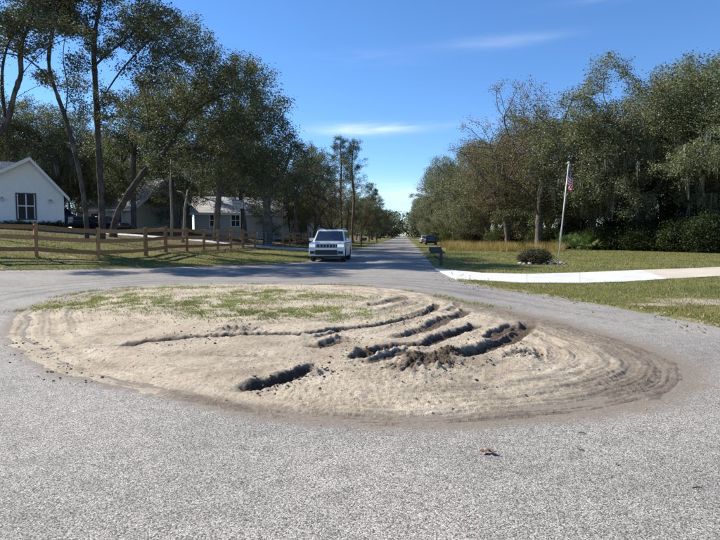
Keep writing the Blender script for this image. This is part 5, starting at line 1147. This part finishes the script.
    face_quad(lambda t: yb0 + (yt0 - yb0) * t, -1, 'windshield', 0.05, 0.90, 0.90); face_quad(lambda t: yb1 + (yt1 - yb1) * t, 1, 'rear_window', 0.12, 0.85, 0.86)
    # wheels
    for s in (-1, 1):
        for cy in (fy, ry):
            x1 = s * (w - 0.015); x0 = s * (w - 0.25)
            wl_ = empty('tmpw'); bpy.data.objects.remove(wl_)
            prof_t = [(x0, wr * 0.62), (x0, wr * 0.93), (x0 + s * 0.03, wr), (x1 - s * 0.03, wr), (x1, wr * 0.93), (x1, wr * 0.64)]; V = []; F = []; ns = 20
            for k in range(ns):
                a = 2 * math.pi * k / ns
                for (x_, r_) in prof_t: V.append((x_, cy + math.cos(a) * r_, wr + math.sin(a) * r_))
            for k in range(ns):
                for j in range(len(prof_t) - 1): F.append((k * 6 + j, k * 6 + j + 1, ((k + 1) % ns) * 6 + j + 1, ((k + 1) % ns) * 6 + j))
            ty = MB().add(V, F).build('wheel', M['tyre'], e, True)
            rm_ = MB(); xr_ = x1 - s * 0.03
            rm_.prism([(cy + math.cos(2 * math.pi * k / 16) * wr * 0.16, wr + math.sin(2 * math.pi * k / 16) * wr * 0.16) for k in range(16)], 'x', xr_ - s * 0.05, xr_ + s * 0.012)
            for k in range(5):
                a = 2 * math.pi * k / 5 + 0.3; ca_, sa_ = math.cos(a), math.sin(a); ww_ = 0.045
                rm_.prism([(cy + ca_ * wr * 0.1 - sa_ * ww_, wr + sa_ * wr * 0.1 + ca_ * ww_), (cy + ca_ * wr * 0.64 - sa_ * ww_, wr + sa_ * wr * 0.64 + ca_ * ww_), (cy + ca_ * wr * 0.64 + sa_ * ww_, wr + sa_ * wr * 0.64 - ca_ * ww_), (cy + ca_ * wr * 0.1 + sa_ * ww_, wr + sa_ * wr * 0.1 - ca_ * ww_)], 'x', xr_ - s * 0.04, xr_)
            rm_.build('rim', M['rim'], ty)
            MB().prism([(cy + math.cos(2 * math.pi * k / 16) * wr * 0.63, wr + math.sin(2 * math.pi * k / 16) * wr * 0.63) for k in range(16)], 'x', x1 - s * 0.16, x1 - s * 0.10).build('brake_disc', M['plastic'], ty)
    MB().box(-w * 0.9, w * 0.9, 0.22, L - 0.2, clear + 0.0, clear + 0.30).build('underbody', M['plastic'], e)
    # mirrors
    for s in (-1, 1):
        mo = MB().box(min(s * w * 0.93, s * (w + 0.20)), max(s * w * 0.93, s * (w + 0.20)), yb0 + 0.30, yb0 + 0.42, belt + 0.02, belt + 0.18).build('mirror', M[body], e, bevel=0.03)
    # front: grille, lamps, bumper
    zt_, zb_ = hood * 0.90, hood * 0.74
    g_ = MB().box(-w * 0.60, w * 0.60, -0.03, 0.10, zb_, zt_).build('grille', M['plastic'], e)
    if front_detail:
        for k in range(7):
            cx = -w * 0.52 + k * w * 1.04 / 6; MB().box(cx - 0.022, cx + 0.022, -0.038, -0.031, zb_ + 0.02, zt_ - 0.02).build('grille_slot', M['rim'], g_)
    for s in (-1, 1):
        x0_, x1_ = s * w * 0.615, s * w * 0.96
        V = []
        for (x_, yy) in ((x0_, -0.028), (x1_, 0.10)):
            for (dy, z_) in ((0, zb_ + 0.03), (0, zt_ - 0.005), (0.10, zt_ - 0.005), (0.10, zb_ + 0.03)): V.append((x_, yy + dy, z_))
        MB().add(V, [(0, 1, 2, 3), (7, 6, 5, 4), (0, 4, 5, 1), (1, 5, 6, 2), (2, 6, 7, 3), (3, 7, 4, 0)]).build('headlight', M['lens'] if front_detail else M['lens_off'], e)
        V = []
        for (x_, yy) in ((s * w * 0.66, -0.012), (s * w * 0.93, 0.085)):
            for (dy, z_) in ((0, clear + 0.22), (0, clear + 0.36), (0.10, clear + 0.36), (0.10, clear + 0.22)): V.append((x_, yy + dy, z_))
        MB().add(V, [(0, 1, 2, 3), (7, 6, 5, 4), (0, 4, 5, 1), (1, 5, 6, 2), (2, 6, 7, 3), (3, 7, 4, 0)]).build('fog_pocket', M['plastic'], e)
        x0_, x1_ = s * w * 0.70, s * w * 0.955
        MB().box(min(x0_, x1_), max(x0_, x1_), L - 0.08, L + 0.012, belt * 0.72, belt * 0.88).build('tail_light', M['red_lens'], e)
        for (yy0, yy1) in (((yb0 + (yb1 - yb0) * 0.30), (yb0 + (yb1 - yb0) * 0.33)), ((yb0 + (yb1 - yb0) * 0.61), (yb0 + (yb1 - yb0) * 0.64))):
            if kind == 'suv': MB().box(min(s * (w - 0.01), s * (w + 0.022)), max(s * (w - 0.01), s * (w + 0.022)), yy0, yy0 + 0.2, belt - 0.17, belt - 0.13).build('door_handle', M['chrome'], e)
        if kind == 'suv':
            MB().tube([(s * wt * 0.9, yt0 + 0.2, zt + 0.0), (s * wt * 0.9, yt0 + 0.25, zt + 0.075), (s * wt * 0.9, yt1 - 0.3, zt + 0.075), (s * wt * 0.9, yt1 - 0.25, zt + 0.0)], 0.02, 6).build('roof_rail', M['chrome'], e)
    MB().box(-w * 0.62, w * 0.62, -0.026, 0.10, clear + 0.16, hood * 0.615).build('lower_intake', M['plastic'], e, bevel=0.03)
    MB().box(-w * 0.64, w * 0.64, -0.034, 0.10, hood * 0.645, hood * 0.69).build('bumper_strip', M['chrome'], e)
    return e
rdir = -math.atan(RD)
car('suv', G(X(326.5, 29.6), 29.4, 0.0), rdir + R(1.0), 'silver-white SUV parked at the left road edge with its lamps on')
car('pickup', Vector((X(86, 47), 46, float(Zt(X(86, 47), 46)) + 0.1)), R(70), 'dark blue pickup parked beside the white house', 'blue', 5.7, 2.0, 1.9, 'pickup', front_detail=False)
car('car', Vector((X(128, 47), 46.5, float(Zt(X(128, 47), 46.5)) + 0.07)), R(70), 'dark car parked behind the leaning oak', 'charcoal', 4.6, 1.8, 1.45, 'sedan', front_detail=False)
VG = 'cars parked on the right verge'
car('car', G(X(430, 88), 88), rdir + math.pi, 'charcoal car parked on the right verge, nearer of two', 'charcoal', 4.5, 1.8, 1.5, 'suv', VG, front_detail=False)
car('car', G(X(424, 101), 101), rdir + math.pi + 0.05, 'pale silver car parked on the right verge, farther of two', 'pale_silver', 4.6, 1.8, 1.45, 'sedan', VG, front_detail=False)

# ------------------------------------------------------------------ flagpole, brown shrub and stones
M['pole'] = plain('weathered_white_pole', (0.52, 0.51, 0.48), 0.5, 0.1, 0.12)
fx, fy_ = P(557.5, 266.5); fpole = empty('flagpole', G(fx, fy_)); tag(fpole, 'slightly leaning white flagpole behind the right driveway', 'flagpole')
ph_ = 4.75; lean = 0.085
MB().tube([(0, 0, -0.2), (lean * ph_ * 0.5, 0, ph_ * 0.5), (lean * ph_, 0, ph_)], [0.034, 0.029, 0.022], 10).build('pole', M['pole'], fpole, True)
ball = MB(); 
for i in range(7): pass
ball.tube([(lean * ph_, 0, ph_ + 0.0), (lean * ph_, 0, ph_ + 0.02), (lean * ph_, 0, ph_ + 0.06), (lean * ph_, 0, ph_ + 0.10), (lean * ph_, 0, ph_ + 0.12)], [0.02, 0.045, 0.06, 0.045, 0.008], 10).build('finial', M['pole'], fpole, True)
MB().tube([(0.05, 0, 1.2), (0.05 + lean * 2.2, 0.02, 2.6), (lean * ph_ + 0.03, 0, ph_ - 0.02)], 0.006, 5).build('halyard', M['trim'], fpole)
m, nt, b = nodes('flag_cloth'); uv = nt.nodes.new('ShaderNodeUVMap'); sx = N(nt, 'ShaderNodeSeparateXYZ'); nt.links.new(uv.outputs[0], sx.inputs[0])
st = math_(nt, 'MODULO', math_(nt, 'FLOOR', math_(nt, 'MULTIPLY', sx.outputs[1], 13.0)), 2.0)
c = mixc(nt, st, (0.52, 0.02, 0.04), (0.80, 0.78, 0.75))
dots = N(nt, 'ShaderNodeTexVoronoi', Scale=16.0); dots.inputs['Randomness'].default_value = 0.0; nt.links.new(uv.outputs[0], dots.inputs['Vector'])
can = mixc(nt, math_(nt, 'LESS_THAN', dots.outputs['Distance'], 0.22), (0.02, 0.03, 0.12), (0.72, 0.70, 0.67))
c = mixc(nt, math_(nt, 'MULTIPLY', math_(nt, 'LESS_THAN', sx.outputs[0], 0.4), math_(nt, 'GREATER_THAN', sx.outputs[1], 6 / 13)), c, can)
nt.links.new(c, b.inputs['Base Color']); b.inputs['Roughness'].default_value = 0.8; M['flag'] = m
nu, nv_ = 40, 26; V = []; UVs = []
for j in range(nv_ + 1):
    for i in range(nu + 1):
        u, v = i / nu, j / nv_                     # u along the fly, v up the hoist; the fly hangs limp in folds
        zh = ph_ - 0.15 - 0.85 * (1 - v)
        sag = u * 1.0 * (0.55 + 0.45 * (1 - (1 - v) * 0.35)); fold = math.sin(u * 9.0 + v * 2.0)
        x_ = 0.03 + 0.24 * (1 - math.exp(-u * 2.2)) + 0.05 * fold * u; y_ = 0.10 * math.sin(u * 15 + v * 1.2) * min(1, u * 3); z_ = zh + 0.06 - sag * 0.88 * (0.55 + 0.45 * v)
        V.append((lean * z_ + x_, y_, z_)); UVs.append((u, v))
F = [(j * (nu + 1) + i, j * (nu + 1) + i + 1, (j + 1) * (nu + 1) + i + 1, (j + 1) * (nu + 1) + i) for j in range(nv_) for i in range(nu)]
me = bpy.data.meshes.new('flag'); me.from_pydata(V, [], F); ul = me.uv_layers.new(name='UVMap')
for lp in me.loops: ul.data[lp.index].uv = UVs[lp.vertex_index]
flag = link('flag', me, M['flag'], None, G(fx, fy_), 0, True); sm = flag.modifiers.new('thickness', 'SOLIDIFY'); sm.thickness = 0.004
tag(flag, 'limp red white and blue striped flag hanging near the top of the flagpole', 'flag')
sx_, sy_ = P(535, 264.5)
place_tree('round', 'rounded_shrub', sx_, sy_, 'rounded brownish shrub in the stone ring beside the flagpole', None, 0.3, 1.08, (1, 1, 1), cat='shrub', sz=0.88)
M['stone'] = plain('pale_stone', (0.36, 0.35, 0.33), 0.9, var=0.35, scale=9, bmp=0.6); M['dark_stone'] = plain('dark_stone', (0.10, 0.095, 0.09), 0.9, var=0.35, scale=9, bmp=0.6)
STN = []
for s in range(3):
    bm = bmesh.new(); bmesh.ops.create_icosphere(bm, subdivisions=2, radius=1.0); rs = random.Random(s)
    for v in bm.verts:
        v.co = Vector((v.co.x * 1.1, v.co.y * 0.9, v.co.z * 0.65)) * (0.85 + 0.3 * rs.random())
    sm_ = bpy.data.meshes.new('stone'); bm.to_mesh(sm_); bm.free(); STN.append(sm_)
for k in range(22):
    a = 2 * math.pi * k / 22; rx_, ry_ = 1.15, 0.75; cx, cy = (sx_ + fx) / 2 + 0.1, sy_ - 0.05
    x_, y_ = cx + math.cos(a) * rx_ * (1 + 0.08 * math.sin(k * 5)), cy + math.sin(a) * ry_; s_ = 0.085 + 0.06 * ((k * 37) % 10) / 10
    o = bpy.data.objects.new('garden_stone', STN[k % 3].copy() if k < 6 else bpy.data.meshes[STN[k % 3].name]); COL.objects.link(o)
    if not o.data.materials: o.data.materials.append(M['stone'] if k % 3 else M['dark_stone'])
    o.location = G(x_, y_, 0.05); o.scale = (s_, s_, s_); o.rotation_euler = (0.2 * math.sin(k), 0.15 * math.cos(k * 2), k * 1.9)
    tag(o, 'fist-sized stone in the ring round the brown shrub', 'stone', 'stones ringing the brown shrub')

# ------------------------------------------------------------------ mailboxes
M['mail_black'] = plain('dark_green_black', (0.014, 0.030, 0.030), 0.5)
def mailbox(x_, y_, rot, label, sc=1.0):
    e = empty('mailbox', G(x_, y_), rot); e.scale = (sc, sc, sc); tag(e, label, 'mailbox')
    MB().box(-0.075, 0.075, -0.075, 0.075, -0.3, 0.98).build('post', M['mail_black'], e, bevel=0.01)
    MB().box(-0.62, 0.20, -0.06, 0.06, 0.74, 0.86).build('arm', M['mail_black'], e, bevel=0.01)
    MB().prism([(-0.42, 0.64), (-0.34, 0.62), (-0.08, 0.32), (-0.08, 0.44)], 'y', -0.04, 0.04).build('brace', M['mail_black'], e)
    arc = [(-0.13, 0.0), (0.13, 0.0)] + [(0.13 * math.cos(t), 0.14 + 0.12 * math.sin(t)) for t in [math.pi * k / 10 for k in range(11)]]
    MB().prism([(p_[0], p_[1] + 0.865) for p_ in arc], 'x', -0.66, 0.0).build('box', M['mail_black'], e)
    for vtx in e.children[-1].data.vertices: pass
    MB().prism([(p_[0] * 1.04, p_[1] * 1.03 + 0.862) for p_ in arc], 'x', -0.69, -0.662).build('door', M['mail_black'], e)
    MB().box(-0.2, -0.17, 0.135, 0.15, 0.95, 1.20).build('signal_flag', M['red_lens'], e)
    return e
mx, my = P(441, 266.5); mailbox(mx + 0.0, my, 0.0, 'dark mailbox on a braced post beside the right driveway', 0.82)
mailbox(EL + RD * 68 - 0.5, 68, math.pi, 'far dark mailbox at the left road edge beyond the SUV', 1.05)
mailbox(EL + RD * 108 - 0.6, 108, math.pi, 'farthest dark mailbox at the left road edge', 1.1)

# ------------------------------------------------------------------ basketball hoop, poles
bhx, bhd = X(239, 56), 56.0; bh = empty('basketball_hoop', G(bhx, bhd), R(-12)); tag(bh, 'basketball hoop with white backboard in front of the grey house', 'hoop')
zb = CAM_H + (HOR - 205) / FPX * bhd - float(Zt(bhx, bhd))
MB().tube([(0, 0.75, -0.1), (0, 0.75, zb - 0.7), (0, 0.1, zb)], 0.06, 8).build('pole', M['black_frame'], bh, True)
bb = MB().box(-0.62, 0.62, -0.03, 0.03, zb - 0.45, zb + 0.48).build('backboard', M['trim'], bh)
for (x0, x1, z0, z1) in ((-0.62, 0.62, zb + 0.42, zb + 0.48), (-0.62, 0.62, zb - 0.45, zb - 0.39), (-0.62, -0.56, zb - 0.39, zb + 0.42), (0.56, 0.62, zb - 0.39, zb + 0.42), (-0.27, 0.27, zb + 0.12, zb + 0.16), (-0.27, -0.23, zb - 0.22, zb + 0.12), (0.23, 0.27, zb - 0.22, zb + 0.12)):
    MB().box(x0, x1, -0.036, -0.0305, z0, z1).build('painted_line', M['black_frame'], bb)
M['rim_orange'] = plain('rim_orange', (0.45, 0.10, 0.02), 0.5)
MB().tube([(0.23 * math.cos(t), -0.30 + 0.23 * math.sin(t), zb - 0.28) for t in [2 * math.pi * k / 16 for k in range(17)]], 0.012, 6, False).build('hoop_ring', M['rim_orange'], bh)
q_ = MB()
for k in range(12):
    t = 2 * math.pi * k / 12; q_.tube([(0.23 * math.cos(t), -0.30 + 0.23 * math.sin(t), zb - 0.28), (0.13 * math.cos(t + 0.3), -0.30 + 0.13 * math.sin(t + 0.3), zb - 0.70)], 0.006, 4)
q_.build('net', M['trim'], bh)
# thin pale trunks standing behind the fence
def snag(px, d, py_top, lean_px, r0, label):
    x_ = X(px, d); h = CAM_H + (HOR - py_top) / FPX * d - float(Zt(x_, d)); e = empty('bare_trunk', G(x_, d)); tag(e, label, 'tree'); L = lean_px / FPX * d
    MB().tube([(0, 0, -0.1), (L * 0.2 + 0.04, 0.03, h * 0.3), (L * 0.55 - 0.03, 0, h * 0.65), (L, 0.05, h)], [r0, r0 * 0.85, r0 * 0.7, r0 * 0.45], 9).build('trunk', M['pale_bark'], e, True)
    MB().tube([(L * 0.8, 0, h * 0.82), (L * 0.8 - 0.35, 0.1, h * 0.95), (L * 0.8 - 0.75, 0.2, h * 0.98)], [r0 * 0.4, r0 * 0.3, r0 * 0.1], 6).build('limb', M['pale_bark'], e, True)
snag(183, 40, 190, 6, 0.13, 'thin pale broken trunk leaning right behind the fence'); snag(172, 43, 160, 1, 0.11, 'thin straight pale trunk left of the leaning broken one')
# mulch bed under the leaning oak
M['mulch'] = plain('pine_mulch', (0.20, 0.14, 0.11), 0.95, var=0.5, scale=14, bmp=0.8)

# ------------------------------------------------------------------ fallen leaves and twigs on the asphalt
M['dry_leaf'] = plain('dry_leaf', (0.17, 0.095, 0.05), 0.7, var=0.35, scale=40)
def dry_leaf(px, py, L, rot, label, curl=0.35, seed=0):
    x_, y_ = P(px, py); rs = random.Random(seed); n = 10; V = []; F = []
    for i in range(n + 1):
        t = i / n; hw = L * 0.24 * math.sin(math.pi * min(1, t * 1.02)) ** 0.8 * (1 + 0.35 * math.sin(t * 16 + seed)); z = 0.006 + L * curl * (t - 0.45) ** 2 + 0.004 * rs.random()
        for s in (-1, 0, 1): V.append(((t - 0.5) * L, s * hw, z + abs(s) * hw * 0.55 * (1 + 0.4 * math.sin(t * 9))))
    for i in range(n):
        for j in range(2): F.append((i * 3 + j, i * 3 + j + 1, i * 3 + 4 + j, i * 3 + 3 + j))
    e = empty('dry_leaf', G(x_, y_, 0.004), rot); tag(e, label, 'leaf', 'dry leaves on the road')
    o = MB().add(V, F).build('blade', M['dry_leaf'], e, True); m_ = o.modifiers.new('thickness', 'SOLIDIFY'); m_.thickness = 0.0015
    MB().tube([(-L * 0.5, 0, 0.006 + L * curl * 0.2), (-L * 0.7, 0.004, 0.010)], [0.0018, 0.0012], 5).build('stalk', M['dry_leaf'], e)
dry_leaf(485, 453.5, 0.085, 0.3, 'curled brown dry leaf on the near asphalt, left of the touching pair', 0.7, 1)
dry_leaf(491.5, 454.5, 0.075, -0.6, 'curled brown dry leaf on the near asphalt, right of the touching pair', 0.8, 5)
for i, (px, py, L, rot, lab) in enumerate([(582, 434, 0.06, -0.5, 'tiny twig on the asphalt nearest the sand island'), (581, 451, 0.05, -0.7, 'tiny twig on the asphalt below the one nearest the island'), (697, 489, 0.06, 0.1, 'tiny dark twig on the asphalt near the right edge'), (617, 465, 0.03, 0.9, 'short dark twig stub on the asphalt right of the dry leaves')]):
    e = empty('twig', G(*P(px, py), 0.004), rot); tag(e, lab, 'twig', 'twigs on the road')
    MB().tube([(-L * 0.5, 0, 0.004), (0, L * 0.06, 0.006), (L * 0.5, 0, 0.004)], [0.003, 0.004, 0.002], 6).build('stick', M['bark'], e); MB().tube([(0, L * 0.05, 0.006), (L * 0.22, L * 0.2, 0.008)], [0.002, 0.001], 5).build('side_shoot', M['bark'], e)

# fallen leaves on the lawns and along the road edges
def fallen(n, pick, name, label, seed):
    rgl = np.random.default_rng(seed); xy = pick(rgl, n); n = len(xy); c = np.stack([xy[:, 0], xy[:, 1], Zt(xy[:, 0], xy[:, 1]) + 0.055 * (poly_sdf(xy[:, 0], xy[:, 1], ASPH) < 0.02) + 0.012], -1)
    nrm = rgl.normal(size=(n, 3)) * 0.45 + np.array([0, 0, 1]); nrm /= np.linalg.norm(nrm, axis=1, keepdims=True)
    a = np.cross(nrm, rgl.normal(size=(n, 3))); a /= np.linalg.norm(a, axis=1, keepdims=True); b_ = np.cross(nrm, a); sz_ = rgl.uniform(0.018, 0.045, (n, 1))
    V = np.stack([c - a * sz_, c + b_ * sz_ * 0.5 + nrm * sz_ * 0.2, c + a * sz_, c - b_ * sz_ * 0.5 + nrm * sz_ * 0.2], 1)
    tag(link(name, mesh_np(name, V.reshape(-1, 3), np.arange(n * 4).reshape(-1, 4)), M['litter_leaf']), label, kind='stuff')
M['litter_leaf'] = blade_mat('litter_leaves', [(0.0, (0.10, 0.06, 0.03)), (0.5, (0.20, 0.125, 0.06)), (1.0, (0.34, 0.24, 0.13))], 0.1)
def pick_left(r_, n):
    q = np.stack([r_.uniform(-24, -1, n), r_.uniform(18, 48, n)], -1); return q[(poly_sdf(q[:, 0], q[:, 1], ASPH) < 0.15) & (fbm(q[:, 0] * 0.4, q[:, 1] * 0.4, 121, 3) > -0.2)]
def pick_edge(r_, n):
    e_ = np.array(catmull(LEFT_EDGE[:8], 4) + catmull(RIGHT_EDGE[4:], 4)); q = e_[r_.integers(0, len(e_), n)] + r_.normal(size=(n, 2)) * 0.45; return q
fallen(9000, pick_left, 'fallen_leaves', 'brown fallen oak leaves strewn over the left lawn', 71); fallen(700, pick_edge, 'fallen_leaves', 'brown fallen leaves gathered along the road edges', 72)
